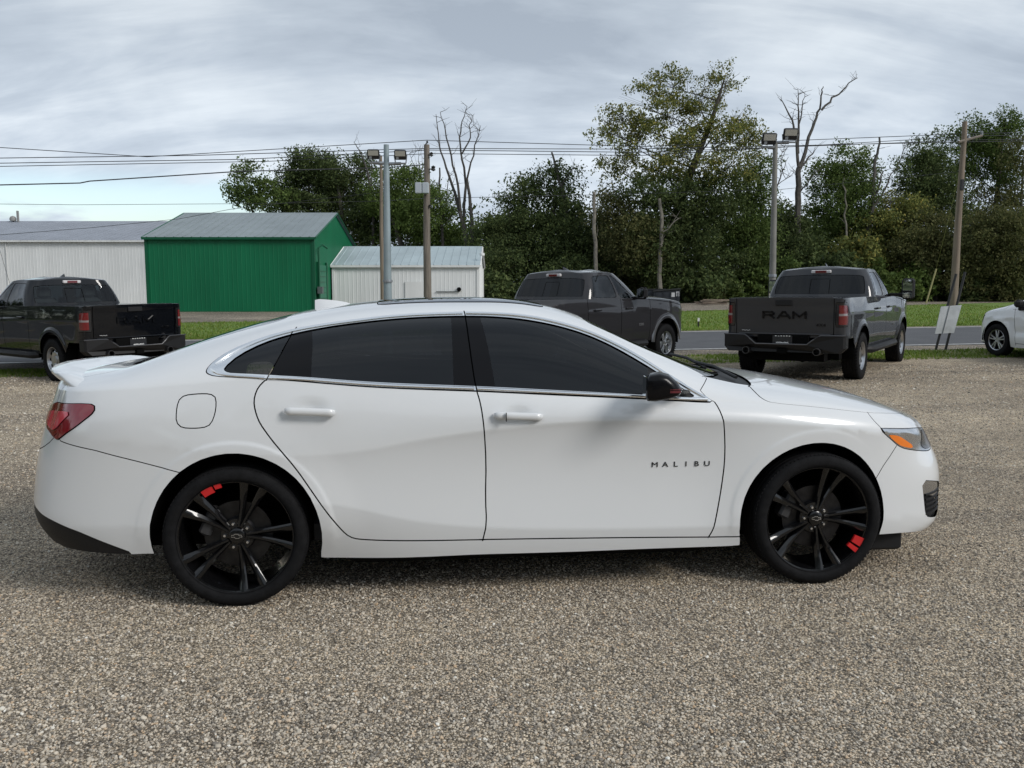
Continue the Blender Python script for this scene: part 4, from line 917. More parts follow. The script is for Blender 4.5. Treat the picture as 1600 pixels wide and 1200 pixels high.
    top = [(2.33, 0), (2.32, .30), (2.28, .50), (2.20, .66), (2.08, .735), (1.85, .755), (1.42, .755), (1.27, .74), (1.215, .70), (1.195, .5), (1.19, 0)]
    zb = [1.42, 1.415, 1.395, 1.36, 1.34, 1.355, 1.37, 1.38, 1.385, 1.39, 1.39]; zt = [1.90, 1.895, 1.885, 1.875, 1.87, 1.885, 1.885, 1.88, 1.875, 1.885, 1.89]
    r = Ring(base, top, zb, zt, .055, .03); gh = Shell(r, .07, .045); B = r.db
    ux = lambda i, f=0: float(B[i]+(B[i+1]-B[i])*f) if f else float(B[i])
    gh.line([(-.02, .93), (ux(2), .92), (ux(3, .2), .90), (ux(3, .4), .80), (ux(3, .2), .05), (-.02, .05)], .01)
    d1, d2 = ux(5, .05), ux(6, .55)
    fr = [(ux(4, .12), .06), (ux(5, -.02) if False else ux(5)-.04, .06), (ux(5)-.02, .86), (ux(4, .72), .87), (ux(4, .45), .72), (ux(4, .22), .40)]
    fr = [(ux(4, .10), .06), (ux(5)-.05, .06), (ux(5)-.03, .88), (ux(4, .70), .89), (ux(4, .42), .70)]; gh.loop(round_poly(fr, .07), 0, .012); gh.loop(round_poly([(ux(5)+.05, .06), (ux(6, .80), .06), (ux(6, .62), .86), (ux(5)+.04, .88)], .09), 0, .012)
    gh.loop([(ux(8, .35), .10), (ux(8, .12), .74), (ux(8, .3), .77), (r.L+.3, .78), (r.L+.3, .08)], 0, .012)
    gh.line([(r.L-.19, .08), (r.L-.19, .64), (r.L+.02, .64)], .012)
    gh.solve([(0, 0), (r.L, 0), (r.L, 1.6), (0, 1.6)])
    pg = lambda *a, **k: gh.panel(*a, parent=root, **k)
    pg('cab', [(ux(6, .9), .5)], paint, pair=False, flange=.02)
    CL = glass('cab_glass', (.62, .72, .71), 0, 1.5); TI = glass('privacy_glass', (.22, .24, .25), 0, 1.5); RG = glass('rear_glass', (.30, .34, .35) if see else (.05, .055, .06), 0, 1.45) if not see else glass('rear_glass_clear', (.55, .62, .62), 0, 1.5)
    pg('windscreen', [(.2, .5)], CL, pair=False, flange=.01, h=-.006); pg('front_window', [(ux(4, .7), .4)], CL, flange=.01, h=-.006); pg('rear_window', [(ux(5, .6), .4)], TI, flange=.01, h=-.006)
    pg('rear_glass', [(ux(8, .7), .5)], RG, flange=.01, h=-.006); pg('sliding_pane', [(r.L-.1, .4)], RG, flange=.01, h=-.008, pair=False)
    gh.rest('window_seal', DARK_VOID, -.006, root)
    q = MB(); q.box(1.135, 1.19, -.18, .18, 1.812, 1.872, bev=.012); hb = q.build('high_brake_lamp', mat('lamp_white', (.62, .60, .60), .2), root)
    q = MB(); q.box(1.127, 1.136, -.10, .10, 1.82, 1.864); q.build('brake_lens', RL, hb)
    m = MB(); rings = []
    for k in np.linspace(0, 1, 7):
        x = 1.45+.22*k; h = .075*(1-k)**.8+.003; wv = .030*math.sin(math.pi*(.2+.7*k)); rings.append([(x, -wv, 1.93), (x, -wv*.4, 1.93+h*.7), (x, 0, 1.93+h), (x, wv*.4, 1.93+h*.7), (x, wv, 1.93)])
    m.loft(rings).build('roof_antenna', paint, root)
    # seats seen through the glass
    for x0 in (1.45, 2.25):
        for y in (-.45, .45):
            q = MB(); q.box(x0, x0+.5, y-.27, y+.27, .8, 1.02, bev=.06); q.box(x0-.12, x0+.06, y-.27, y+.27, 1.0, 1.52, bev=.07); q.box(x0-.10, x0+.02, y-.14, y+.14, 1.52, 1.74, bev=.05); q.build('seat', SEAT, root)
    q = MB(); q.box(1.1, 3.0, -.9, .9, .62, .70); q.box(2.75, 3.0, -.85, .85, .8, 1.36, bev=.06); q.build('cabin_floor', SEAT, root)
    # rear step bumper with its dipped middle
    P = [(-1.0, .80), (-.62, .80), (-.50, .72), (-.42, .655), (.42, .655), (.50, .72), (.62, .80), (1.0, .80), (1.0, .60), (.92, .52), (-.92, .52), (-1.0, .60)]
    DB = mat('bumper_grey', (.010, .010, .011), .5, spec=.3, bump=.05)
    v = []
    for x, k in ((-1.02, 1.), (-1.30, 1.0), (-1.335, .965)):
        for y, z in P: v.append((x+.12*(abs(y)/1.0)**3*(x < -1.1), y*k, .66+(z-.66)*k))
    n = len(P); f = [tuple(range(n)), tuple(range(3*n-1, 2*n-1, -1))]+[(a*n+i, a*n+n+i, a*n+n+(i+1) % n, a*n+(i+1) % n) for a in (0, 1) for i in range(n)]
    q = MB(); q.add(v, f); bp = q.build('rear_bumper', DB, root)
    q = MB(); q.tube([(x_+.0, y, z+.004) for (y, z), x_ in zip(P[:8], [-1.20, -1.27, -1.315, -1.32, -1.32, -1.315, -1.27, -1.20])], .012, 6); q.build('bumper_edge', mat('edge_sheen', (.09, .09, .095), .3, .6), bp)
    q = MB(); q.box(-1.22, -1.03, -.42, .42, .66, .80); q.build('plate_recess', DARK_VOID, root)
    q = MB(); q.box(-1.235, -1.222, -.16, .16, .655, .795); pl = q.build('dealer_plate', mat('plate_black', (.016, .017, .02), .35), root)
    WH = mat('plate_white', (.75, .75, .74), .5)
    q = MB(); rg = random.Random(3); q.tube([(-1.238, .10-.02*i, .675+rg.uniform(0, .016)) for i in range(11)], .005, 5); q.tube([(-1.238, .10, .672), (-1.238, -.11, .672)], .004, 5); q.build('plate_script', WH, pl)
    q = MB()
    for i in range(6): q.box(-1.240, -1.236, -.13+.045*i, -.13+.045*i+.022, .782, .782+rg.uniform(.008, .016))
    q.build('plate_script', WH, pl)
    q = MB(); q.box(-1.30, -1.1, -.075, .075, .50, .58, bev=.01); q.build('tow_hitch', DARK_VOID, root)
    q = MB(); q.box(-1.0, 4.2, -.62, .62, .36, .62); q.box(-.75, -.55, -.80, .80, .38, .60); q.tube([(-.0, -.85, .40), (0, .85, .40)], .07, 8); q.lathe([(0, -.16), (.12, -.1), (.15, 0), (.12, .1), (0, .16)], 16, M=Matrix.Translation((0, 0, .40))); q.build('chassis', DARK_VOID, root)
    for y in (-.58, .58):
        q = MB(); q.lathe([(.052, -1.34), (.060, -1.34), (.060, -1.0), (.052, -1.0)], 20, 'X', closed=True, M=Matrix.Translation((0, y, .545))); q.build('exhaust_tip', mat('exhaust', (.10, .10, .105), .35, .8), root)
    for y in (-1, 1):
        q = MB(); q.tube([(.75, y*.90, .46), (.85, y*1.0, .45), (2.9, y*1.0, .45), (3.0, y*.9, .46)], .065, 8); q.build('side_step', BLACK_PLASTIC, root)
        for cx in (0., 3.672):
            q = MB(); q.lathe([(.53, y*.98), (.52, y*.60), (.5, y*.56), (0, y*.56)], 30, a0=R(-6), a1=R(186), M=Matrix.Translation((cx, 0, .43))); q.build('wheel_well', DARK_VOID, root)
            truck_wheel(root, (cx, y*.885, .40), y, steel)
        # mirrors
        if tow_mirror:
            q = MB(); q.box(2.50, 2.58, min(y*.95, y*1.22), max(y*.95, y*1.22), 1.36, 1.42, bev=.01); mi = q.build('mirror_arm', BLACK_PLASTIC, root)
            q = MB(); q.box(2.47, 2.60, min(y*1.17, y*1.40), max(y*1.17, y*1.40), 1.30, 1.70, bev=.04); hd = q.build('mirror_housing', BLACK_PLASTIC, mi); zz = ((1.46, 1.67), (1.33, 1.43))
        else:
            q = MB(); q.box(2.50, 2.60, min(y*.95, y*1.06), max(y*.95, y*1.06), 1.34, 1.40, bev=.01); mi = q.build('mirror_arm', BLACK_PLASTIC, root)
            q = MB(); q.box(2.47, 2.62, min(y*1.04, y*1.26), max(y*1.04, y*1.26), 1.34, 1.58, bev=.05); q.build('mirror_housing', BLACK_PLASTIC, mi); zz = ((1.37, 1.55),)
        for a, b in zz:
            y0, y1 = (1.20, 1.37) if tow_mirror else (1.07, 1.235); q = MB(); q.box(2.462, 2.468, min(y*y0, y*y1), max(y*y0, y*y1), a, b); q.build('mirror_glass', mat('mirror_glass', (.7, .72, .74), .02, 1.), mi)
        for x in (1.12, 2.18):
            q = MB(); q.box(x, x+.22, min(y*1.0, y*1.035), max(y*1.0, y*1.035), 1.155, 1.19, bev=.01); q.build('door_handle', paint, root)
        if flare:
            q = MB(); q.lathe([(.49, y*1.02), (.50, y*1.045), (.55, y*1.04), (.56, y*1.0)], 30, a0=R(2), a1=R(178), M=Matrix.Translation((3.672, 0, .43))); q.build('arch_trim', mat('arch_chrome', (.35, .35, .36), .3, .9), root)
    # lettering on the tailgate
    LT = letters or paint
    def stroke(q, pts, t=.030):
        for p0, p1 in zip(pts[:-1], pts[1:]):
            p0, p1 = Vector(p0), Vector(p1); d_ = (p1-p0).normalized(); n_ = Vector((-d_.y, d_.x))*t*.5; e_ = d_*t*.35
            c_ = [p0-e_+n_, p0-e_-n_, p1+e_-n_, p1+e_+n_]; v = [(-1.186, c.x, c.y) for c in c_]+[(-1.164, c.x, c.y) for c in c_]
            q.add(v, [(0, 1, 2, 3), (7, 6, 5, 4), (0, 4, 5, 1), (1, 5, 6, 2), (2, 6, 7, 3), (3, 7, 4, 0)])
    GL = dict(R=[[(-.085, -.05), (-.085, .05), (.06, .05), (.085, .03), (.085, .015), (.06, 0), (-.06, 0)], [(.02, 0), (.09, -.05)]],
              A=[[(-.10, -.05), (-.02, .05), (.02, .05), (.10, -.05)], [(-.06, -.018), (.06, -.018)]], M=[[(-.10, -.05), (-.10, .05), (0, -.025), (.10, .05), (.10, -.05)]])
    for k, ch in enumerate('RAM'):
        q = MB()
        for j, st in enumerate(GL[ch]): stroke(q, [(.255-.255*k-x, 1.13+z+.0006*j) for x, z in st])
        q.build('tailgate_letter', LT, root)
    M = Matrix.Translation((-1.172, -.60, .97)) @ Matrix.Rotation(R(-90), 4, 'Z') @ Matrix.Rotation(R(90), 4, 'X'); text_mesh('drive_badge', '4X4', .07, BLACK_GLOSS, root, M, .003, 1.3)
    M = Matrix.Translation((-1.176, .64, .868)) @ Matrix.Rotation(R(-90), 4, 'Z') @ Matrix.Rotation(R(90), 4, 'X'); q = MB(); q.tube([(-1.176, .70-.014*i, .868+rg.uniform(-.006, .010)) for i in range(11)], .005, 5); q.build('dealer_script', mat('script_grey', (.42, .42, .42), .4), root)
    for y in (-1, 1):
        M = Matrix.Translation((2.72, y*1.008, .83)) @ (Matrix.Rotation(math.pi, 4, 'Z') if y > 0 else Matrix()) @ Matrix.Rotation(R(90), 4, 'X'); text_mesh('door_badge', '1500', .075, mat('badge_grey', (.45, .45, .46), .3, .8), root, M, .004, 1.2)
    return root
def metallic(name, col, fl=.35):
    m = mat(name, col, .45, 0, .9, spec=.05); return m
def place(o, x, y, heading, label, cat, group, wb=3.67):
    """heading clockwise from +Y; the body follows the fall of the ground"""
    f = Vector((math.sin(heading), math.cos(heading), 0)); r = Vector((f.y, -f.x, 0))
    zr, zf = float(G(x, y)), float(G(x+f.x*wb, y+f.y*wb)); zl, zg = float(G(x-r.x*.85, y-r.y*.85)), float(G(x+r.x*.85, y+r.y*.85))
    o.location = (x, y, (zl+zg)/2); o.rotation_mode = 'XYZ'; o.rotation_euler = (math.atan2(zl-zg, 1.7), -math.atan2(zf-zr, wb), math.pi/2-heading)
    tag(o, label, cat, group)
tl_ = build_truck(metallic('blue_black_paint', (.0022, .0030, .0048), .2), see=True)
hd = R(-52); f_, r_ = Vector((math.sin(hd), math.cos(hd))), Vector((math.cos(hd), -math.sin(hd)))
c = Vector((-8.48, 16.66))+r_*.93; place(tl_, c.x, c.y, hd, 'blue-black pickup truck with clear rear glass in front of the white shed', 'truck', 'pickup trucks in the gravel lot')
tr_ = build_truck(metallic('granite_paint', (.031, .033, .038), .35), tow_mirror=True, letters=BLACK_GLOSS)
hd = R(33); r_ = Vector((math.cos(hd), -math.sin(hd))); c = Vector((5.92, 15.3))-r_*.93; place(tr_, c.x, c.y, hd, 'dark grey pickup truck with big towing mirrors, tailgate towards us', 'truck', 'pickup trucks in the gravel lot')
tm_ = build_truck(metallic('brown_grey_paint', (.024, .0235, .026), .35), steel=False, flare=True)
hd = R(41); f_ = Vector((math.sin(hd), math.cos(hd))); c = Vector((.75, 17.5))-f_*1.02; place(tm_, c.x, c.y, hd, "grey-brown pickup truck partly hidden behind the white sedan's roof", 'truck', 'pickup trucks in the gravel lot')

def build_minivan():
    root = empty('minivan'); 
    plan = [(3.96, 0), (3.94, .35), (3.84, .65), (3.62, .87), (3.2, .965), (2.6, .99), (1.4, 1.0), (0, .995), (-.6, .97), (-.95, .87), (-1.12, .55), (-1.16, 0)]
    zs = [(-1.2, 1.12), (0, 1.10), (1.4, 1.06), (2.4, 1.02), (3.0, .98), (3.4, .92), (3.8, .80), (3.96, .72)]
    zc = [(-1.2, 1.2), (-1.08, 1.5), (-.9, 1.68), (-.5, 1.74), (.4, 1.77), (1.2, 1.76), (1.7, 1.70), (2.1, 1.55), (2.5, 1.36), (2.85, 1.19), (3.1, 1.10), (3.4, 1.03), (3.7, .92), (3.88, .82), (3.96, .73)]
    def off(x, z, nx, ny):
        o = -.05*np.clip((z-.75)/.35, 0, 1.2)**2-.06*np.clip((.45-z)/.3, 0, 1.2)**2+.010*np.exp(-((z-.82)/.03)**2)-.016*np.exp(-((z-.55)/.08)**2)*((x > .5) & (x < 2.6))
        for cx in (0., 3.09):
            r = np.hypot(x-cx, z-.36); o = o+.015*(1-sstep(.42, .50, r))*sstep(.2, .4, z)
        wf = sstep(.2, .8, nx); wr = sstep(.2, .8, -nx); return o*(1-wf)*(1-wr)+wf*(-.10*np.clip((z-.6)/.3, 0, 1.4)**2-.05*np.clip((.35-z)/.2, 0, 1)**2)+wr*(-.05*np.clip((z-.7)/.4, 0, 1.4)**2)
    s = Surf(plan, zs, zc, [(-1.1, .15), (0, .22), (2.0, .24), (2.8, .2), (3.9, .12)], [(-1, .95), (2.2, .95), (2.8, .85), (3.9, .8)], [(-1, .3), (2.4, .4), (3.9, .7)], off).orient()
    sh = Shell(s, .06, .045); U = lambda x: float(s.u_of_x(x)); V = lambda x, z: (U(x), z-float(s.zs(x))); L = s.L
    for cx in (0., 3.09): sh.hole(ub(s, arch(cx, .36, .405, .40, -.3, 20)))
    sh.line([(U(2.62), .02), V(2.60, .85), V(2.57, .5), V(2.55, .26)], .010); sh.line([(U(1.42), .03), V(1.40, .28)], .010); sh.line([(U(2.68), .008), (U(1.36), .008)], .01); sh.line([V(2.56, .30), V(.3, .30)], .010)
    sh.line([(U(2.75), .6), (U(2.9), .10), (U(3.2), .05), (U(3.6), .08), (.55, .2), (.40, 1.03)], .010); sh.line([(U(2.68), .52), (U(2.78), .6), (U(2.95), 1.02)], .01)
    sh.loop([(U(2.45), .04), (U(1.52), .04), (U(1.50), .50), (U(1.75), .50), (U(2.1), .36)], 1, .012); sh.loop([(U(1.36), .03), (U(.25), .03), (U(.30), .46), (U(1.36), .50)], 1, .012)
    sh.line([(U(1.85), 1.02), (U(1.90), .62), (U(2.7), .52), (U(2.85), 1.02)], .012); sh.loop([(.62, -.06), (1.05, -.04), (1.15, -.03), (1.0, -.12), (.66, -.14)], 1, .008); sh.line([(-.02, -.15), (.5, -.15), (.5, -.42), (-.02, -.42)], .01)
    sh.solve([(0, -.52), (.8, -.56), (U(2.6), -.80), (U(.5), -.86), (U(-.5), -.84), (L, -.82), (L, 1), (0, 1)])
    PW = mat('van_white', (.78, .79, .80), .32, 0, 1.); p = lambda *a, **k: sh.panel(*a, parent=root, **k)
    p('body_shell', [V(-.6, .9)], PW, pair=False); p('front_door', [V(2.0, .7)], PW); p('hood', [(U(3.4), .6)], PW, pair=False)
    p('front_window', [(U(1.8), .2)], TINT, h=-.005); p('rear_window', [(U(.8), .2)], TINT, h=-.005); p('windscreen', [(U(2.3), .85)], TINT, pair=False, h=-.005); p('headlight', [(.85, -.09)], SMOKE, h=.004); p('grille', [(.2, -.3)], BLACK_PLASTIC, pair=False, h=-.02, flange=0)
    sh.rest('panel_seal', DARK_VOID, -.012, root)
    for y in (-1, 1):
        for cx in (0., 3.09):
            q = MB(); q.lathe([(.43, y*.95), (.42, y*.60), (.42, y*.56), (0, y*.56)], 30, a0=R(-6), a1=R(186), M=Matrix.Translation((cx, 0, .36))); q.build('wheel_well', DARK_VOID, root)
            m = MB(); ro = .228; m.lathe([(ro, .10), (ro*.97, .108), (ro*.92, .10), (ro*.88, .05), (ro*.86, -.1)], 36); m.lathe([(0, .085), (ro*.2, .085), (ro*.27, .06)], 24)
            for k in range(10): m.box(ro*.15, ro*.94, .055, .092, -.016, .016, Matrix.Rotation(2*math.pi*k/10+(.12 if k % 2 else -.12), 4, 'Y'), .005)
            w_ = m.build('wheel', mat('bright_wheel', (.5, .51, .53), .3, 1.), root, (cx, y*.86, .345))
            if y < 0: w_.rotation_euler = (0, 0, math.pi)
            t = MB(); r = .345; t.lathe([(ro*.96, .10), (ro*1.03, .112), (r*.85, .125), (r*.95, .115), (r*.99, .09), (r, .05), (r*.98, .045), (r, .04), (r, -.04), (r*.99, -.09), (r*.9, -.12), (ro, -.11)], 48); t.build('tyre', RUBBER, w_)
        q = MB(); q.box(2.28, 2.44, min(y*1.0, y*1.22), max(y*1.0, y*1.22), 1.06, 1.22, bev=.05); mi = q.build('door_mirror', BLACK_PLASTIC, root); q = MB(); q.box(2.36, 2.44, min(y*.9, y*1.08), max(y*.9, y*1.08), .99, 1.09, bev=.02); q.build('mirror_arm', BLACK_PLASTIC, mi)
    q = MB(); q.box(-.9, 3.7, -.62, .62, .22, .45); q.box(.5, 2.6, -.90, .90, .2, .4); q.build('underbody', DARK_VOID, root); q = MB(); q.box(0, 2.5, -.85, .85, .5, 1.0); q.build('cabin_trim', SEAT, root)
    return root
mv = build_minivan()
hd = R(-14); f_ = Vector((math.sin(hd), math.cos(hd))); r_ = Vector((math.cos(hd), -math.sin(hd))); c = Vector((10.42, 19.2))-f_*3.09+r_*.93
place(mv, c.x, c.y, hd, 'white minivan cut off by the right edge of the picture', 'minivan', None, 3.09)
# ---------------------------------------------------------------- sheds
def ribbed(m, o, ux, uz, w, h, pitch=.23, rib=.009, rw=.05):
    """ribbed sheet in the plane o + ux*s + uz*t, ribs along uz, standing out along n"""
    o, ux, uz = Vector(o), Vector(ux).normalized(), Vector(uz).normalized(); n = ux.cross(uz); S = [0]; H = [0]; x = pitch*.5
    while x+rw < w:
        for a, b in ((x, 0), (x+.012, 1), (x+rw-.012, 1), (x+rw, 0)): S.append(a); H.append(b)
        x += pitch
    S.append(w); H.append(0); v = []; f = []
    for a, b in zip(S, H):
        hh = h(a) if callable(h) else h
        v += [o+ux*a+n*rib*b, o+ux*a+uz*hh+n*rib*b]
    for i in range(len(S)-1): f.append((2*i, 2*i+2, 2*i+3, 2*i+1))
    return m.add(v, f)
def metal(name, col, rough=.45, var=.08):
    t = NT(name); mp = t.n('ShaderNodeMapping'); mp.inputs['Scale'].default_value = (1, 1, .15); t.l(t.co, mp.inputs[0])
    c = t.mix(1, col, t.ramp(t.noise(1.2, 6, .6, vec=mp.outputs[0]), (.3, 1-var*1.5), (.7, 1+var)), 'MULTIPLY'); c = t.mix(1, c, t.ramp(t.noise(.4, 4), (.3, 1-var), (.7, 1+var)), 'MULTIPLY'); t.col(c); t.b.inputs['Roughness'].default_value = rough; t.b.inputs['Specular IOR Level'].default_value = .3; return t.m
GREEN_W = metal('green_siding', (.003, .128, .054)); GREEN_R = metal('galvanised_roof', (.21, .245, .255), .4); WHITE_W = metal('white_siding', (.72, .735, .73), .5, .05); WHITE_R = metal('white_shed_roof', (.36, .43, .45), .4); GREY_R = metal('grey_roof', (.26, .28, .32), .45)
def shed(label, x0, x1, y0, y1, eave, ridge, wall, roof, trim, over=.25):
    g = empty('shed', ((x0+x1)/2, (y0+y1)/2, 0)); tag(g, label, 'shed'); cx, cy = (x0+x1)/2, (y0+y1)/2; D = y1-y0; Wd = x1-x0; ym = D/2
    def B(m, name, mt, par=g): return m.build(name, mt, par, fix=False)
    hw, hd = Wd/2, D/2; rk = 2*(ridge-eave)/D; gh = lambda s: eave+rk*min(s, D-s)
    m = MB(); ribbed(m, (-hw, -hd, 0), (1, 0, 0), (0, 0, 1), Wd, eave); B(m, 'front_wall', wall)
    m = MB(); ribbed(m, (hw, hd, 0), (-1, 0, 0), (0, 0, 1), Wd, eave); B(m, 'back_wall', wall)
    m = MB(); ribbed(m, (hw, -hd, 0), (0, 1, 0), (0, 0, 1), D, gh); B(m, 'end_wall', wall)
    m = MB(); ribbed(m, (-hw, hd, 0), (0, -1, 0), (0, 0, 1), D, gh); B(m, 'end_wall', wall)
    sl = math.hypot(hd+over, rk*(hd+over)); ez = eave-rk*over+.03
    for sg in (-1, 1):
        m = MB()
        if sg < 0: ribbed(m, (-hw-over, -hd-over, ez), (1, 0, 0), (0, hd+over, ridge-eave+rk*over), Wd+2*over, sl, .45, .03)
        else: ribbed(m, (hw+over, hd+over, ez), (-1, 0, 0), (0, -hd-over, ridge-eave+rk*over), Wd+2*over, sl, .45, .03)
        B(m, 'roof', roof)
        m = MB(); m.box(-hw-over, hw+over, sg*(hd+over)-.05, sg*(hd+over)+.05, ez-.12, ez+.0); m.build('gutter', trim, g)
        for sx in (-1, 1):
            m = MB(); m.box(sx*hw-.07, sx*hw+.07, sg*hd-.05, sg*hd+.05, 0, eave-.02); m.build('corner_trim', trim, g)
    m = MB(); m.prism([(-.18, ridge-.03), (0, ridge+.07), (.18, ridge-.03)], -hw-over, hw+over, 'X'); m.build('ridge_cap', roof, g)
    for sx in (-1, 1):
        for sg in (-1, 1):
            m = MB(); m.tube([(sx*(hw+over), sg*(hd+over), ez-.03), (sx*(hw+over), 0, ridge+.02)], .05, 4, smooth=False); m.build('rake_trim', trim, g)
    return g
GREEN_T = metal('green_trim', (.005, .085, .04)); WHITE_T = metal('white_trim', (.70, .71, .70))
gs = shed('bright green metal shed with grey roof', -18.3, -9.95, 45.3, 56.9, 3.72, 5.28, GREEN_W, GREEN_R, GREEN_T, .15)
hx, hy = (-9.95+18.3)/2, (56.9-45.3)/2
m = MB(); m.box(hx+.01, hx+.07, -hy+.75, -hy+2.75, 0, 2.35)
dr = m.build('roll_up_door', metal('green_door', (.02, .16, .09)), gs)
for k in range(8):
    m = MB(); m.box(hx+.075, hx+.09, -hy+.80, -hy+2.70, .28*k+.06, .28*k+.10); m.build('door_slat', GREEN_T, dr)
m = MB(); m.box(hx+.02, hx+.10, -hy+2.75, -hy+2.95, 0, 2.5); m.box(hx+.02, hx+.10, -hy+.6, -hy+.75, 0, 2.5); m.build('door_frame', GREEN_T, gs)
m = MB(); m.tube([(hx+.2, -hy+.35, .2), (hx+.2, -hy+.35, 3.2), (hx+.35, -hy+.6, 3.35), (hx+.5, -hy+1.0, 3.2)], .05, 6); m.build('vent_pipe', GREEN_T, gs)
m = MB(); m.box(hx+.1, hx+.35, -hy+.3, -hy+.6, .9, 1.25); m.build('meter_box', mat('meter_grey', (.10, .12, .12), .5), gs)
ws = shed('long white shed with grey roof behind the blue-black truck', -62, -19.6, 63, 80, 4.35, 6.15, WHITE_W, GREY_R, WHITE_T, .2)
m = MB(); m.box(-1.2+0, -.8, -8.8, -8.5, 0, 4.2); 
m = MB(); m.tube([(-(-40.8)+(-31.6)-19.0, -8.3, 4.5), (-9.7, -8.3, 5.2)], .02, 5)
m = MB(); hxw = 21.2; m.box(hxw-15.6, hxw-15.54, -8.58, -8.51, 0, 4.3); m.build('downpipe', WHITE_T, ws)
m = MB(); m.lathe([(0, 0), (.22, .02), (.25, .18), (.18, .34), (0, .42)], 14, 'Z', M=Matrix.Translation((hxw-19.55, -.2, 6.2))); m.box(hxw-19.2, hxw-19.1, -.3, -.1, 6.15, 7.0); m.build('roof_vent', mat('vent_grey', (.25, .25, .24), .6), ws)
ss = shed('small white shed with pale blue-grey roof beside the green shed', -9.80, -1.86, 49.5, 57.3, 2.40, 3.50, WHITE_W, WHITE_R, WHITE_T, .12)
hx2 = 3.97
m = MB(); m.box(hx2-4.0, hx2-2.9, -3.97, -3.925, 0, 1.5); m.build('door', WHITE_T, ss); m = MB(); m.box(hx2-2.3, hx2-1.0, -3.99, -3.925, .95, .98); m.build('pipe', mat('meter_grey', (.1, .12, .12), .5), ss)
m = MB(); m.lathe([(0, -.04), (.12, -.04), (.12, .04), (0, .04)], 12, M=Matrix.Translation((hx2-1.05, -3.99, 1.08))); m.build('exhaust_fan', DARK_VOID, ss)
m = MB(); m.lathe([(0, -.1), (.14, -.06), (.14, .06), (0, .1)], 12, 'Z', M=Matrix.Translation((hx2+.2, -3.2, 3.0))); m.build('wall_lamp', WHITE_T, ss)
# ---------------------------------------------------------------- poles, wires, roadside things
WOOD = NT('weathered_wood'); mp = WOOD.n('ShaderNodeMapping'); mp.inputs['Scale'].default_value = (6, 6, .35); WOOD.l(WOOD.co, mp.inputs[0]); WOOD.col(WOOD.ramp(WOOD.noise(4, 6, .65, vec=mp.outputs[0]), (.3, (.10, .085, .07)), (.7, (.25, .215, .18)))); WOOD.b.inputs['Roughness'].default_value = .9; WOOD = WOOD.m
TANW = NT('tan_wood'); mp = TANW.n('ShaderNodeMapping'); mp.inputs['Scale'].default_value = (6, 6, .3); TANW.l(TANW.co, mp.inputs[0]); TANW.col(TANW.ramp(TANW.noise(3, 6, .65, vec=mp.outputs[0]), (.3, (.13, .10, .078)), (.7, (.27, .215, .165)))); TANW.b.inputs['Roughness'].default_value = .9; TANW = TANW.m
POLEG = mat('painted_pole', (.27, .33, .35), .45, .2, var=.12, scale=3); POLEB = mat('weathered_pole', (.20, .195, .175), .7, var=.18, scale=3)
GALV = mat('galvanised', (.33, .35, .37), .45, .7); LAMPBLK = mat('lamp_black', (.012, .012, .013), .5)
LAMPG = mat('lamp_glass', (.48, .47, .42), .2, 0, .6)
def rel(o, p): return Vector(p)-Vector(o.location)
def light_pole(label, base_px, top_px, Y, r0, r1, m, floods, sc=.64):
    b = at(*base_px, Y); b.z = float(G(b.x, Y)); t_ = at(*top_px, Y); g = empty('light_pole', b); tag(g, label, 'light pole', 'floodlight poles at the edge of the lot')
    q = MB(); q.tube([Vector((0, 0, -.1)), (t_-b)*.5, t_-b], [r0, (r0+r1)/2, r1], 14); q.lathe([(0, .02), (r0*1.9, .02), (r0*1.9, 0)], 16, 'Z'); q.build('pole', m, g)
    q = MB(); bb = (t_-b)*.55; q.lathe([(r0*1.0, -.03), (r0*1.02, 0), (r0*1.0, .03)], 14, 'Z', M=Matrix.Translation((t_-b)*.38)); q.build('pole_band', GALV, g)
    for (fx, fy, ax, ay, tilt) in floods:
        f = at(fx, fy, Y-.12)-b; a = at(ax, ay, Y)-b; sx = f.x
        q = MB(); pc = (t_-b)*((a.z)/(t_-b).z); q.tube([pc, Vector((f.x, -.03, a.z))], .035, 8); q.tube([Vector((f.x-.17*sc, -.06, a.z)), Vector((f.x+.17*sc, -.06, a.z))], .02, 6)
        for sg in (-1, 1): q.tube([Vector((f.x+sg*.17*sc, -.06, a.z)), Vector((f.x+sg*.21*sc, -.10, f.z))], .014, 6)
        q.build('lamp_bracket', GALV, g)
        M = Matrix.Translation(f) @ Matrix.Rotation(R(tilt), 4, 'X') @ Matrix.Diagonal((sc*1.0, sc, sc*.95, 1)); q = MB(); q.box(-.20, .20, -.05, .05, -.17, .17, M, .03)
        for k in range(7): q.box(-.17+.05*k, -.155+.05*k, .05, .09, -.14, .14, M)
        hd_ = q.build('floodlight', LAMPBLK, g); q = MB(); q.box(-.165, .165, -.058, -.05, -.03, .145, M); q.build('lamp_lens', LAMPG, hd_)
        q = MB(); q.box(-.14, -.06, -.064, -.05, -.14, -.06, M); q.build('light_sensor', mat('sensor_grey', (.3, .32, .34), .4), hd_)
    return g
lp = light_pole('pale blue-grey floodlight pole in front of the small white shed', (606.5, 545), (603.5, 226), 19.5, .105, .055, POLEG, [(583.5, 241, 590, 255, 24), (625.5, 242, 618, 256, 24)])
q = MB()
for k in range(6): q.box(.04, .075, -.03, .03, 3.6+.12*k, 3.66+.12*k)
q.build('pole_rung', GALV, lp)
light_pole('weathered grey floodlight pole rising behind the truck with towing mirrors', (1204.5, 560), (1211.5, 222), 19.9, .085, .05, POLEB, [(1202, 217, 1206, 231, 26), (1235, 209.5, 1228, 223, 26)], .78)
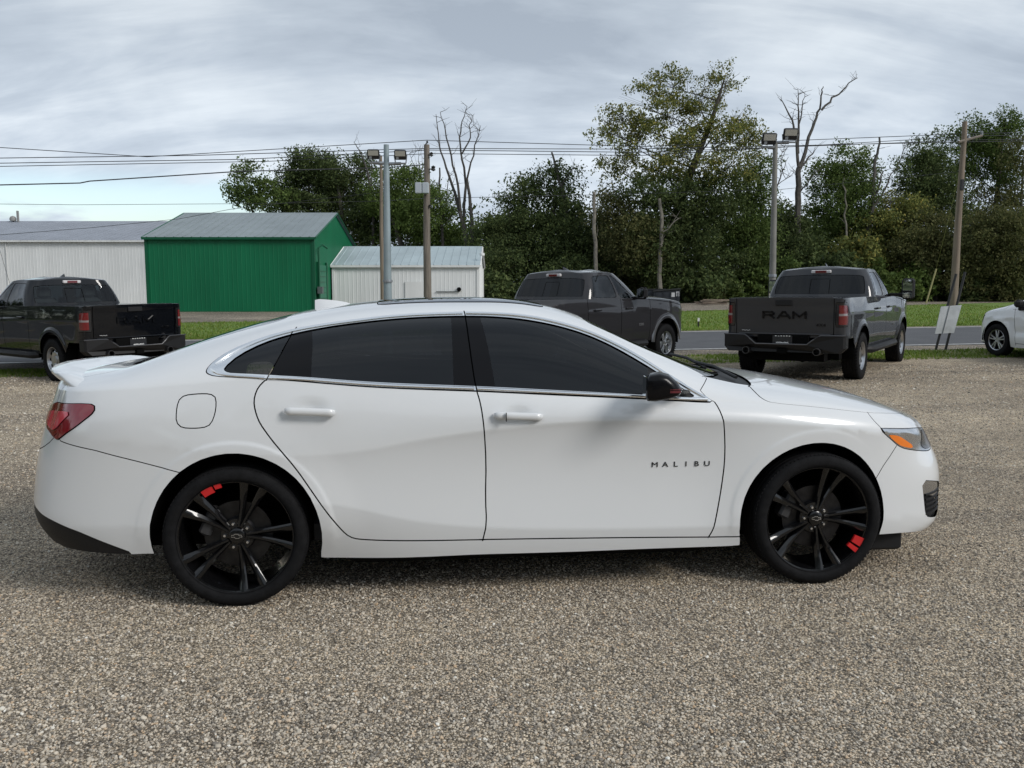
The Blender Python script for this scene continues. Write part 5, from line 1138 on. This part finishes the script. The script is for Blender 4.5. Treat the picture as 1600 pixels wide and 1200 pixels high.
def wood_pole(name, label, base_px, top_px, Y, r0, r1, m, group='utility poles'):
    b = at(*base_px, Y); t_ = at(*top_px, Y); d_ = (t_-b)/(t_.z-b.z); b = b+d_*(float(G(b.x, Y))-b.z); g = empty(name, b); tag(g, label, 'pole', group)
    q = MB(); q.tube([-d_*.1]+[(t_-b)*k+Vector((.01*math.sin(9*k), 0, 0)) for k in np.linspace(0, 1, 8)], [r0]+list(np.linspace(r0, r1, 8)), 12); q.build('pole', m, g); return g, t_
up, t1 = wood_pole('utility_pole', 'dark wooden utility pole with grey metal boxes left of the dead trees', (668, 520), (666.5, 226), 31, .145, .095, WOOD)
for cx_, wd in ((654, .22), (665, .215)):
    c = rel(up, at(cx_, 294, 30.75)); q = MB(); q.box(c.x-wd/2, c.x+wd/2, c.y-.12, c.y+.10, c.z-.18, c.z+.18, bev=.02); q.build('transformer_box', mat('box_grey', (.42, .46, .49), .5), up)
for px_, py_, s_ in ((677, 263, .10), (674, 241, .08), (672, 322, .06), (667.5, 222, .05)):
    c = rel(up, at(px_, py_, 30.9)); q = MB(); q.tube([(0, .05, c.z-.05), c], .02, 6); q.lathe([(0, -s_), (s_*.8, -s_*.6), (s_*.5, 0), (s_*.8, s_*.5), (0, s_)], 10, 'Z', M=Matrix.Translation(c)); q.build('insulator', LAMPBLK, up)
tp, t2 = wood_pole('utility_pole', 'slim tan wooden pole close behind the blue-grey floodlight pole', (598, 505), (595, 243), 38, .10, .055, TANW)
rp_, t3 = wood_pole('utility_pole', 'tall wooden utility pole leaning right behind the tilted board', (1487.5, 500), (1507.5, 190), 33, .15, .085, TANW)
c0, c1 = rel(rp_, at(1497, 222, 32.8)), rel(rp_, at(1534, 212, 33.4)); q = MB(); q.tube([c0, c1], .05, 6, smooth=False); q.build('crossarm', WOOD, rp_)
for k in (0, .45, 1):
    c = c0+(c1-c0)*k+Vector((0, 0, .10)); q = MB(); q.lathe([(0, -.08), (.05, -.06), (.035, 0), (.05, .04), (0, .08)], 8, 'Z', M=Matrix.Translation(c)); q.build('insulator', GALV, rp_)
c = rel(rp_, at(1502, 289, 32.7)); q = MB(); q.box(c.x-.06, c.x+.06, c.y-.1, c.y, c.z-.2, c.z+.2, bev=.02); q.build('junction_box', LAMPBLK, rp_)
WIRE = mat('wire_black', (.02, .021, .024), .6)
def wire(label, pts, r=.014, sag=.0):
    P = []
    for (a, b) in zip(pts[:-1], pts[1:]):
        A, B = Vector(a), Vector(b); n = 14
        for i in range(n):
            k = i/n; p_ = A.lerp(B, k); p_.z -= sag*4*k*(1-k)*(B-A).length/10; P.append(p_)
    P.append(Vector(pts[-1])); q = MB(); q.tube(P, r, 5); o = q.build('power_line', WIRE); tag(o, label, 'wire', 'overhead wires'); return o
wire('highest overhead wire, meeting the top of the dark wooden pole', [at(-260, 214, 27), at(230, 245, 30), at(667, 219, 31), at(1003, 229, 32), at(1507, 209, 33), at(2000, 200, 34)], .012)
wire('second overhead wire from the top at the left edge', [at(-300, 246, 27), at(0, 247, 28.5), at(300, 243, 30), at(665, 232, 31), at(980, 233, 32), at(1500, 222, 33), at(2000, 214, 34)], .013)
wire('third overhead wire from the top at the left edge', [at(-300, 254, 27.3), at(0, 255, 28.8), at(380, 249, 30.2), at(670, 234.5, 31.2), at(1000, 238, 32), at(1516, 219, 33.2), at(2000, 212, 34)], .013)
wire('fourth overhead wire from the top at the left edge', [at(-300, 261, 27.3), at(0, 260, 28.8), at(420, 252, 30.4), at(672, 240, 31.3), at(1000, 243, 32), at(1534, 212, 33.4), at(2000, 213, 34)], .012)
wire('thick lower overhead cable crossing left of the tree tops', [at(-300, 283, 22), at(0, 289, 24), at(125, 286, 25), at(140, 283, 25.1), at(370, 268, 27), at(604, 262, 31), at(667, 257, 31)], .017)
wire('thin wire low in front of the green tree', [at(-260, 316, 30), at(120, 320, 33), at(420, 318, 35), at(596, 314, 38), at(668, 310, 31), at(950, 304, 33), at(1220, 296, 33), at(1502, 268, 33)], .008)
wire('thin cable sloping down in front of the long white shed', [at(-200, 378, 34), at(0, 367, 36), at(140, 356, 37), at(280, 342, 37.5), at(360, 327, 38), at(596, 300, 38)], .010)
wire('thin guy wire slanting down at the left edge', [at(-2, 385, 40), at(16, 445, 39.8), at(26, 482, 39.6)], .008)
# board on two leaning stakes
Ys = 20.6; g = empty('roadside_sign', (9.6, Ys, float(G(9.6, Ys)))); tag(g, 'pale grey board on two leaning black stakes by the road', 'sign')
q = MB(); C = [rel(g, at(*p_, Ys)) for p_ in ((1460.5, 521.5), (1490, 520), (1502, 476.5), (1470, 479))]; n_ = Vector((0, -.02, 0)); V8 = C+[c+n_ for c in C]; q.add(V8, [(0, 1, 2, 3), (7, 6, 5, 4), (0, 4, 5, 1), (1, 5, 6, 2), (2, 6, 7, 3), (3, 7, 4, 0)])
SB = NT('sign_back'); SB.col(SB.mix(1, (.50, .52, .53), SB.ramp(SB.noise(3.5, 7, .7), (.35, .78), (.6, 1.05)), 'MULTIPLY')); SB.b.inputs['Roughness'].default_value = .5; bd = q.build('board', SB.m, g)
q = MB(); a, b = rel(g, at(1484, 478, Ys-.03)), rel(g, at(1473, 521, Ys-.03)); q.tube([a, b], .008, 4); q.build('board_seam', mat('seam_grey', (.22, .23, .24), .6), bd)
for p0, p1 in (((1459.5, 556), (1494, 428)), ((1475, 556), (1508, 425))):
    q = MB(); a, b = rel(g, at(*p0, Ys+.03)), rel(g, at(*p1, Ys+.03)); a = a+(b-a)*((0-a.z)/(b.z-a.z)) if b.z != a.z else a; q.tube([a, b], .028, 6, smooth=False); q.build('stake', mat('stake_black', (.02, .02, .02), .6), g)
# yellow guy marker, lawn marker, bins, wood pile
a, b = at(1447, 474, 52), at(1463, 420, 52); q = MB(); q.tube([a, b], .045, 6); q.tube([b, at(1507, 240, 33)], .008, 5); o = q.build('guy_marker', mat('dull_yellow', (.34, .30, .14), .6)); tag(o, 'dull yellow leaning guy-wire marker right of the towing mirrors', 'marker')
b = at(1091, 515, 31); b.z = float(G(b.x, 31)); g = empty('marker_post', b); tag(g, 'small black marker post with white top on the lawn', 'post'); q = MB(); q.box(-.025, .025, -.02, .02, 0, .24); q.build('post', LAMPBLK, g); q = MB(); q.box(-.035, .035, -.03, -.021, .20, .32); q.build('reflector', LINEW, g)
bz = at(1041, 477, 55); g = empty('dumpster', (bz.x, 55, 0), R(-8)); tag(g, 'dark steel dumpster at the edge of the trees', 'dumpster'); DS = mat('dumpster_steel', (.018, .022, .03), .55, var=.3, scale=4)
q = MB(); q.prism([(-.75, .05), (.75, .05), (.8, 1.0), (-.75, .85)], -.55, .75, 'Y'); q.build('bin', DS, g)
for k in range(4): q = MB(); q.box(-.62+.42*k, -.56+.42*k, -.60, -.55, .08, .86); q.build('rib', DS, g)
q = MB(); q.add([(-.8, -.6, .88), (.85, -.6, 1.03), (.85, .8, 1.06), (-.8, .8, .91), (-.8, -.6, .92), (.85, -.6, 1.07), (.85, .8, 1.10), (-.8, .8, .95)], [(0, 3, 2, 1), (4, 5, 6, 7), (0, 1, 5, 4), (1, 2, 6, 5), (2, 3, 7, 6), (3, 0, 4, 7)]); q.build('lid', LAMPBLK, g)
for x0, x1, z0, z1 in ((.24, .48, .58, .84), (.56, .74, .62, .90)): q = MB(); q.box(x0, x1, -.565, -.552, z0, z1); q.build('notice', mat('notice_pale', (.55, .55, .56), .6), g)
bz = at(1022, 477, 56.4); g = empty('dumpster', (bz.x, 56.4, 0), R(-8)); tag(g, 'dark dumpster half hidden behind the grey-brown truck mirror', 'dumpster'); q = MB(); q.prism([(-.6, .05), (.6, .05), (.65, 1.0), (-.6, .95)], -.5, .6, 'Y'); q.build('bin', DS, g); q = MB(); q.box(-.66, .70, -.55, .65, .98, 1.05); q.build('lid', LAMPBLK, g)
g = empty('wood_pile', (at(1112, 475, 58).x, 58, 0), R(6)); tag(g, 'low pile of loose tan planks at the foot of the trees', 'wood pile'); rg = random.Random(7)
for k in range(13):
    q = MB(); a = rg.uniform(-12, 12); z = .06+.09*(k//4); q.box(-.75-rg.uniform(0, .3), .75+rg.uniform(0, .3), -.07, .07, 0, .045, Matrix.Translation((rg.uniform(-.2, .2), -.5+.28*(k % 4), z)) @ Matrix.Rotation(R(a), 4, 'Z') @ Matrix.Rotation(R(rg.uniform(-3, 3)), 4, 'Y')); q.build('plank', TANW, g)
# ---------------------------------------------------------------- trees
LEAFS = {
 'dark': leaf_mat('leaf_dark', ((0, (0.041, 0.061, 0.023)), (.5, (0.077, 0.110, 0.038)), (1, (0.148, 0.181, 0.064)))),
 'mid': leaf_mat('leaf_mid', ((0, (0.053, 0.084, 0.022)), (.5, (0.097, 0.147, 0.039)), (1, (0.169, 0.220, 0.063)))),
 'bright': leaf_mat('leaf_bright', ((0, (0.063, 0.102, 0.024)), (.5, (0.108, 0.162, 0.040)), (1, (0.174, 0.231, 0.063)))),
 'olive': leaf_mat('leaf_olive', ((0, (0.077, 0.101, 0.032)), (.5, (0.161, 0.184, 0.056)), (.85, (0.264, 0.264, 0.074)), (1, (0.437, 0.355, 0.092))), .35),
 'brown': leaf_mat('leaf_brown', ((0, (0.053, 0.065, 0.025)), (.5, (0.108, 0.118, 0.043)), (1, (0.179, 0.170, 0.069)))),
}
BARK = NT('bark'); mp = BARK.n('ShaderNodeMapping'); mp.inputs['Scale'].default_value = (3, 3, .6); BARK.l(BARK.co, mp.inputs[0]); BARK.col(BARK.ramp(BARK.noise(5, 6, .7, vec=mp.outputs[0]), (.3, (.035, .030, .025)), (.7, (.095, .085, .072)))); BARK.b.inputs['Roughness'].default_value = .95; BARK = BARK.m
DEADB = mat('dead_bark', (.075, .068, .062), .9, var=.35, scale=4); PALEB = mat('pale_bark', (.17, .155, .132), .9, var=.4, scale=3, detail=7)
def leaves(name, C, R3, n, size, m, parent, rng, per=9, spread=.42, hollow=.35, clump=150):
    n = int(n*2.0)
    """n leaves in clusters spread through ellipsoids C with radii R3"""
    C = np.array(C, float); R3 = np.array(R3, float); vol = R3.prod(1)**.8; nl = np.maximum(60, (n*vol/vol.sum()).astype(int)); P = []
    for c, r, k in zip(C, R3, nl):
        q = max(5, int(k/clump)); d = rng.normal(size=(q, 3)); d /= np.linalg.norm(d, axis=1)[:, None]; rad = np.minimum(rng.uniform(hollow**3, 1, q)**(1/3), 1)
        cc = c+d*rad[:, None]*r                                   # boughs
        w_ = rng.uniform(.4, 1.6, q); w_ /= w_.sum(); nb = np.maximum(1, (k/per*w_).astype(int)); own = np.repeat(np.arange(q), nb)
        tt = cc[own]+np.clip(rng.normal(size=(len(own), 3)), -1.9, 1.9)*spread*[1.25, 1.25, .7]          # twigs on a bough
        P.append((tt[:, None]+np.clip(rng.normal(size=(len(own), per, 3)), -1.8, 1.8)*spread*.42).reshape(-1, 3))
    P = np.concatenate(P); k = len(P); a = rng.normal(size=(k, 3)); a /= np.linalg.norm(a, axis=1)[:, None]; b = np.cross(a, rng.normal(size=(k, 3))); b /= np.linalg.norm(b, axis=1)[:, None]
    s = size*rng.uniform(.55, 1.35, (k, 1)); a = a*s; b = b*s*.62
    V = np.stack([P-a, P-b*.9+a*.1, P+a, P+b*.9+a*.1], 1).reshape(-1, 3); V[:, 2] = np.maximum(V[:, 2], .02)
    me = bpy.data.meshes.new(name); me.vertices.add(4*k); me.vertices.foreach_set('co', V.ravel()); me.loops.add(4*k); me.loops.foreach_set('vertex_index', np.arange(4*k)); me.polygons.add(k); me.polygons.foreach_set('loop_start', np.arange(0, 4*k, 4)); me.update(calc_edges=True); me.materials.append(m)
    o = bpy.data.objects.new(name, me); COL.objects.link(o); o.parent = parent; return o
def tree(label, base, Y, blobs, n, leaf='mid', size=.17, r0=.22, name='tree', group='trees beyond the road', bark=None, hollow=.35, spread=.42, twigs=5, seed=0, stem='trunk', cat='tree', lean=None):
    """base: lens x of the foot; blobs: (x, y, rx, ry) outlines of the crown's masses in lens units at distance Y"""
    rng = np.random.default_rng(seed+17); k = Y/1400; b = at(base, 470, Y); b.z = 0; g = empty(name, b); tag(g, label, cat, group); C = []; R3 = []
    for (x, y, rx, ry) in blobs:
        c = at(x, y, Y)-b; c.y += rng.normal()*rx*k*.5; C.append(c); R3.append((rx*k, (rx+ry)*.5*k*.85, ry*k))
    m = MB(); top = max(c.z for c in C); spine = sorted(C, key=lambda c: c.z)[-1]
    tp = [Vector((0, 0, -.1)), Vector((spine.x*.08+.1*rng.normal(), 0, top*.28)), Vector((spine.x*.35, spine.y*.3, top*.55)), Vector((spine.x*.8, spine.y*.7, top*.85)), Vector(spine)+Vector((0, 0, R3[0][2]*.3))]
    m.tube(tp, [r0*1.15, r0*.9, r0*.68, r0*.38, r0*.1], 8)
    def on(z):
        for p_, q_ in zip(tp[:-1], tp[1:]):
            if p_.z <= z <= q_.z: return p_.lerp(q_, (z-p_.z)/(q_.z-p_.z))
        return tp[-1]
    for c, r in zip(C, R3):
        s_ = on(max(top*.18, c.z-r[2]*.9-abs(c.x)*.35)); mid = s_.lerp(c, .5)+Vector((rng.normal()*.2, rng.normal()*.2, abs(rng.normal())*.25)); rr = r0*.26*(1-.45*min(1, c.z/top))
        m.tube([s_, mid, c], [rr, rr*.6, rr*.25], 6)
        for _ in range(twigs):
            d_ = Vector(rng.normal(size=3)); d_.normalize(); e_ = c+Vector((d_.x*r[0], d_.y*r[1], abs(d_.z)*r[2]*.9))*.95; s2 = mid.lerp(c, rng.uniform(.2, 1)); m.tube([s2, s2.lerp(e_, .5)+Vector((0, 0, .12)), e_], [rr*.3, rr*.18, rr*.06], 4)
    m.build(stem, bark or BARK, g); leaves('crown' if cat == 'tree' else 'foliage', C, R3, n, size, LEAFS[leaf], g, rng, hollow=hollow, spread=spread)
    return g
def bare_tree(label, Y, lines, seed=0, twigs=10, m=None, group='dead trees beyond the road'):
    """lines: (points in lens units, thickness at both ends in metres)"""
    rng = np.random.default_rng(seed); b = at(*lines[0][0][0], Y); b.z = 0; g = empty('dead_tree', b); tag(g, label, 'tree', group); q = MB(); tw = MB(); k = Y/1400
    for i, (pts, ra, rb) in enumerate(lines):
        P = []; dy = rng.normal()*.6*(i > 0)
        for j, p_ in enumerate(pts):
            v = at(*p_, Y)-b; v.y += dy*j/len(pts); P.append(v)
        if i == 0 : P[0].z = -.1
        Q = [P[0]]
        for u_, v_ in zip(P[:-1], P[1:]): 
            for t_ in (.35, .7, 1): Q.append(u_.lerp(v_, t_)+Vector(rng.normal(size=3)*.05*(t_ < 1)))
        q.tube(Q, list(np.linspace(ra, rb, len(Q))), 7)
        for _ in range(twigs if i else twigs//2):
            j = rng.integers(len(Q)//3, len(Q)); s_ = Q[j]; d_ = Vector((rng.normal(), rng.normal()*.6, abs(rng.normal())*.9+.2)); d_.normalize(); L_t = rng.uniform(.3, 1.3); e_ = s_+d_*L_t; tw.tube([s_, s_.lerp(e_, .5)+Vector(rng.normal(size=3)*.06), e_], [.022, .015, .007], 4)
            e2 = s_.lerp(e_, .5)+Vector((rng.normal()*.4, rng.normal()*.3, abs(rng.normal())*.4)); tw.tube([s_.lerp(e_, .5), e2], [.012, .006], 4)
    q.build('trunk', m or DEADB, g); tw.build('twigs', m or DEADB, g); return g
# left group, behind the sheds
tree('thin-leaved tree at the left end of the tree line, branches showing', 420, 78, [(378, 272, 16, 22), (405, 290, 34, 30), (375, 312, 18, 22), (430, 320, 40, 22), (440, 275, 18, 22)], 3600, 'mid', .12, .17, twigs=12, spread=.4, seed=1, hollow=.2)
tree('rounded dark tree just right of the thin-leaved one, above the green roof', 482, 79, [(485, 262, 38, 28), (465, 290, 32, 34), (505, 285, 28, 40), (480, 330, 50, 30)], 15000, 'dark', .100, .28, seed=2)
tree('dark tree left of the blue-grey floodlight pole, above the gable', 545, 78, [(525, 262, 24, 26), (555, 278, 26, 34), (535, 310, 40, 34), (565, 335, 30, 45), (545, 370, 40, 40)], 15000, 'dark', .100, .28, seed=3)
tree('fresh green willowy tree behind the wooden utility pole', 640, 76, [(640, 300, 44, 40), (612, 330, 48, 40), (670, 335, 42, 42), (625, 370, 58, 40), (690, 370, 42, 36), (600, 300, 24, 36), (715, 395, 28, 28)], 26000, 'bright', .100, .30, seed=4)
tree('low green tree at the foot of the dead trees', 728, 74, [(728, 412, 26, 34), (745, 430, 22, 40), (700, 430, 30, 40)], 4500, 'mid', .100, .2, seed=5)
# the dark mass right of the small shed
tree('broad dark tree right of the small white shed', 800, 70, [(795, 335, 40, 36), (765, 375, 34, 42), (815, 380, 50, 46), (780, 430, 48, 50), (840, 430, 40, 50)], 16000, 'dark', .100, .3, seed=6)
tree('airy tree with small leaves above the grey-brown truck', 862, 71, [(850, 285, 38, 22), (825, 305, 26, 26), (880, 300, 22, 32), (860, 335, 44, 28), (868, 268, 18, 14)], 4600, 'dark', .115, .22, twigs=12, seed=7, hollow=.15, spread=.5)
tree('dark bushy tree directly behind the grey-brown truck cab', 900, 69, [(900, 345, 40, 34), (880, 395, 48, 48), (920, 410, 44, 50), (890, 440, 50, 34)], 13000, 'dark', .100, .28, seed=8)
tree('brownish-olive bushy tree left of the tallest tree', 965, 68, [(960, 340, 36, 42), (985, 380, 40, 48), (950, 410, 36, 46), (985, 435, 40, 36)], 12000, 'brown', .100, .25, seed=9)
tree('tallest tree, a broad airy cottonwood with yellowing olive leaves', 1040, 67, [(1050, 130, 44, 30), (1005, 165, 46, 34), (1095, 150, 42, 34), (1130, 130, 28, 24), (960, 185, 34, 22), (1045, 195, 60, 40), (1110, 205, 56, 34), (1160, 185, 26, 24), (975, 225, 38, 28), (1160, 225, 34, 34), (1000, 262, 46, 30), (1070, 255, 60, 40), (1130, 265, 46, 36), (945, 205, 22, 24), (960, 262, 24, 26)], 15000, 'olive', .092, .42, twigs=14, seed=10, hollow=.25, spread=.34)
tree('deep green tree filling in below the tallest crown', 1060, 66, [(1010, 305, 44, 30), (1065, 300, 50, 40), (1120, 310, 46, 40), (1040, 345, 50, 40), (1095, 360, 54, 44), (1060, 410, 60, 46), (1120, 420, 44, 46), (1020, 400, 40, 50)], 22000, 'dark', .100, .32, seed=11)
tree('mid green leafy tree left of the weathered floodlight pole', 1160, 68, [(1165, 290, 30, 36), (1180, 330, 32, 40), (1150, 350, 34, 44), (1185, 390, 36, 44), (1160, 425, 44, 40), (1190, 260, 18, 22)], 12000, 'mid', .100, .25, seed=12)
tree('dark underbrush tree right of the weathered floodlight pole', 1235, 70, [(1230, 345, 34, 36), (1255, 385, 40, 44), (1225, 410, 38, 44), (1265, 430, 36, 36)], 11000, 'dark', .100, .25, seed=13)
tree('dense green tree between the two dead trees', 1310, 73, [(1318, 255, 34, 26), (1295, 285, 34, 36), (1345, 280, 28, 34), (1320, 320, 46, 40), (1290, 350, 36, 40), (1345, 360, 36, 44)], 14000, 'mid', .100, .28, seed=14)
tree('olive bush-topped tree below the broken snag', 1385, 71, [(1390, 335, 40, 34), (1420, 345, 40, 40), (1370, 380, 42, 44), (1415, 400, 44, 46), (1340, 405, 36, 40)], 14000, 'olive', .100, .25, seed=15, hollow=.4)
tree('tall dark tree left of the leaning utility pole', 1450, 76, [(1455, 240, 26, 32), (1435, 270, 36, 34), (1470, 285, 34, 40), (1440, 310, 46, 34), (1485, 320, 26, 34)], 13000, 'dark', .100, .3, seed=16)
tree('tall green tree with a billowing crown behind the leaning utility pole', 1545, 78, [(1520, 205, 30, 26), (1560, 195, 28, 26), (1580, 225, 24, 28), (1540, 240, 44, 34), (1505, 255, 24, 30), (1570, 270, 38, 32)], 11000, 'mid', .100, .3, seed=17, twigs=9)
tree('thin half-bare tree at the far right edge', 1590, 76, [(1590, 260, 26, 40), (1560, 320, 40, 34), (1600, 330, 30, 40), (1520, 320, 28, 30)], 4200, 'brown', .115, .2, twigs=14, seed=18, hollow=.15, spread=.5)
tree('brown-tinged bushy tree at the right, below the half-bare one', 1545, 68, [(1540, 375, 46, 50), (1580, 390, 46, 54), (1510, 410, 36, 46), (1560, 430, 56, 40)], 16000, 'brown', .100, .25, seed=19, hollow=.45)
tree('rounded olive tree left of the leaning pole, behind the guy marker', 1460, 69, [(1460, 370, 44, 46), (1430, 400, 34, 44), (1480, 415, 36, 42)], 11000, 'brown', .100, .25, seed=20, hollow=.45)
# shrubs along the foot
SH = [(770, 452, 40, 26, 'dark', 'dark shrub against the right end of the small white shed'), (850, 455, 46, 24, 'dark', 'dark shrub under the airy tree'), (925, 455, 40, 24, 'dark', 'dark shrub left of the dumpsters'), (1085, 452, 40, 26, 'dark', 'dark shrub just behind the wood pile'), (1095, 464, 30, 10, 'brown', 'low brown seedy weeds around the wood pile'), (1150, 455, 40, 24, 'mid', 'shrub left of the floodlight pole foot'), (1225, 440, 40, 30, 'mid', "shrub over the roof of the truck with towing mirrors"), (1300, 430, 44, 36, 'dark', 'dark shrub right of that truck roof, below the dense green tree'),
      (1330, 402, 26, 24, 'olive', 'yellow-green shrub between the darker ones'), (1365, 440, 30, 28, 'mid', 'green shrub left of the towing mirror'), (1425, 440, 30, 30, 'bright', 'bright green shrub right of the towing mirror'), (1470, 450, 30, 22, 'mid', 'green shrub behind the stakes of the board'), (1525, 452, 40, 22, 'dark', 'dark shrub right of the leaning pole foot'), (1585, 450, 40, 26, 'dark', 'dark shrub above the minivan hood')]
for i, (x, y, rx, ry, lf, lb) in enumerate(SH):
    Y = 63+(x-760)*.006+(i % 3); tree(lb, x, Y, [(x, y, rx, ry), (x-rx*.5, y+8, rx*.6, ry*.7), (x+rx*.5, y+8, rx*.6, ry*.7)], 3800, lf, .15, .07, name='shrub', group='shrubs along the foot of the trees', cat='shrub', stem='stem', seed=40+i, hollow=.3, spread=.3)
# the far wood seen only as a dark mass behind the trunks
rng = np.random.default_rng(77); Cc, Rr = [], []
for x in range(735, 1680, 26): 
    for y in (440, 400, 365): 
        c = at(x+rng.uniform(-10, 10), y+rng.uniform(-8, 8), 84); Cc.append(c); Rr.append((1.6, 2.0, 2.2))
for x in range(540, 735, 26): c = at(x, 430, 86); Cc.append(c); Rr.append((1.8, 2, 2.4))
fw = leaves('far_wood', Cc, Rr, 24000, .26, LEAFS['dark'], None, rng, hollow=.1, spread=.7); fw['kind'] = 'stuff'
fb = fw.copy(); COL.objects.link(fb); fb.name = 'reflection_wood_behind'; fb.location = (30, 44, 0); fb.rotation_euler = (0, 0, math.pi); fb.scale = (1.7, 1, 1.7)  # unseen tree belt behind the camera, added for paint and glass to reflect
fb = fw.copy(); COL.objects.link(fb); fb.name = 'reflection_wood_beside'; fb.location = (10, -5, 0); fb.rotation_euler = (0, 0, math.pi*.5); fb.scale = (1.4, 1, 1.4)  # another unseen belt, out of frame on the left, added for the vehicles' reflections
# dead trees
bare_tree('tall many-stemmed dead tree right of the wooden utility pole', 73, [([(733, 470), (731, 390), (724, 350)], .24, .17), ([(724, 350), (712, 305), (697, 262), (686, 225), (681, 178)], .15, .02), ([(720, 335), (716, 290), (706, 245), (697, 205), (690, 180)], .12, .02), ([(725, 340), (728, 290), (722, 250), (718, 215), (722, 190), (730, 167)], .12, .02), ([(722, 240), (735, 215), (733, 195), (738, 180)], .07, .015), ([(728, 290), (736, 255), (746, 220), (752, 200)], .09, .015), ([(738, 470), (738, 380), (735, 320), (730, 280)], .2, .1)], 1, 9)
bare_tree('short dead stump left of the many-stemmed dead tree', 74, [([(690, 470), (690, 340), (687, 300), (687, 262)], .14, .06), ([(690, 345), (698, 310), (701, 270)], .08, .02), ([(696, 350), (708, 330), (712, 312)], .06, .02)], 2, 4)
bare_tree('dead tree peeping out behind the blue-grey floodlight pole', 77, [([(585, 470), (583, 320), (575, 270), (562, 235), (553, 222)], .14, .02), ([(580, 300), (582, 262), (580, 245)], .07, .02), ([(650, 470), (655, 320), (655, 285)], .1, .06), ([(655, 285), (648, 262), (640, 240)], .05, .01), ([(655, 285), (655, 260), (653, 235)], .05, .01), ([(655, 280), (662, 255), (664, 240)], .05, .01)], 3, 6)
bare_tree('broken dead trunk poking out of the airy tree', 70, [([(885, 470), (884, 330), (876, 290), (868, 262), (862, 238)], .16, .07), ([(876, 295), (890, 270), (895, 262)], .07, .02)], 4, 6)
bare_tree('pale bare trunk standing left of the tallest tree', 64, [([(932, 470), (931, 420), (928, 360), (929, 330), (928, 300)], .15, .11)], 5, 3, PALEB)
bare_tree('pale bare trunk below the tallest tree, behind the dumpsters', 63.5, [([(1030, 475), (1030, 430), (1031, 390), (1034, 350), (1030, 310)], .17, .11), ([(1032, 370), (1050, 350), (1065, 340)], .06, .02)], 6, 3, PALEB)
bare_tree('great forked dead tree right of the weathered floodlight pole', 70, [([(1246, 470), (1246, 330), (1248, 290), (1248, 262)], .27, .2), ([(1248, 262), (1245, 225), (1240, 195), (1230, 172), (1219, 154)], .13, .025), ([(1247, 240), (1248, 195), (1247, 165), (1247, 140)], .11, .02), ([(1248, 195), (1252, 165), (1254, 148)], .06, .015), ([(1249, 262), (1262, 225), (1275, 190), (1285, 168), (1290, 140), (1293, 131)], .16, .025), ([(1284, 172), (1300, 152), (1318, 140), (1332, 126), (1341, 121)], .09, .02), ([(1250, 265), (1262, 250), (1275, 235)], .1, .04), ([(1250, 300), (1262, 285), (1270, 272)], .07, .02)], 7, 7)
bare_tree('broken snag between the dense green tree and the tall dark tree', 71, [([(1358, 470), (1358, 350), (1364, 310), (1367, 270), (1371, 240), (1374, 214)], .22, .07), ([(1362, 320), (1372, 292), (1378, 268)], .12, .05), ([(1362, 330), (1380, 305), (1395, 275), (1405, 262)], .1, .03), ([(1361, 340), (1385, 322), (1400, 306)], .07, .02), ([(1402, 265), (1408, 240), (1410, 228)], .04, .01)], 8, 6)
bare_tree('slender pale dead stem in front of the dense green tree', 70, [([(1322, 470), (1322, 350), (1320, 310), (1319, 278)], .09, .05)], 9, 3, PALEB)
bare_tree('small bare sapling just right of the weathered floodlight pole', 66, [([(1210, 470), (1212, 300), (1222, 268), (1232, 245)], .07, .015), ([(1214, 290), (1235, 275), (1246, 268)], .03, .01), ([(1222, 268), (1218, 245), (1224, 225)], .03, .01)], 10, 8)
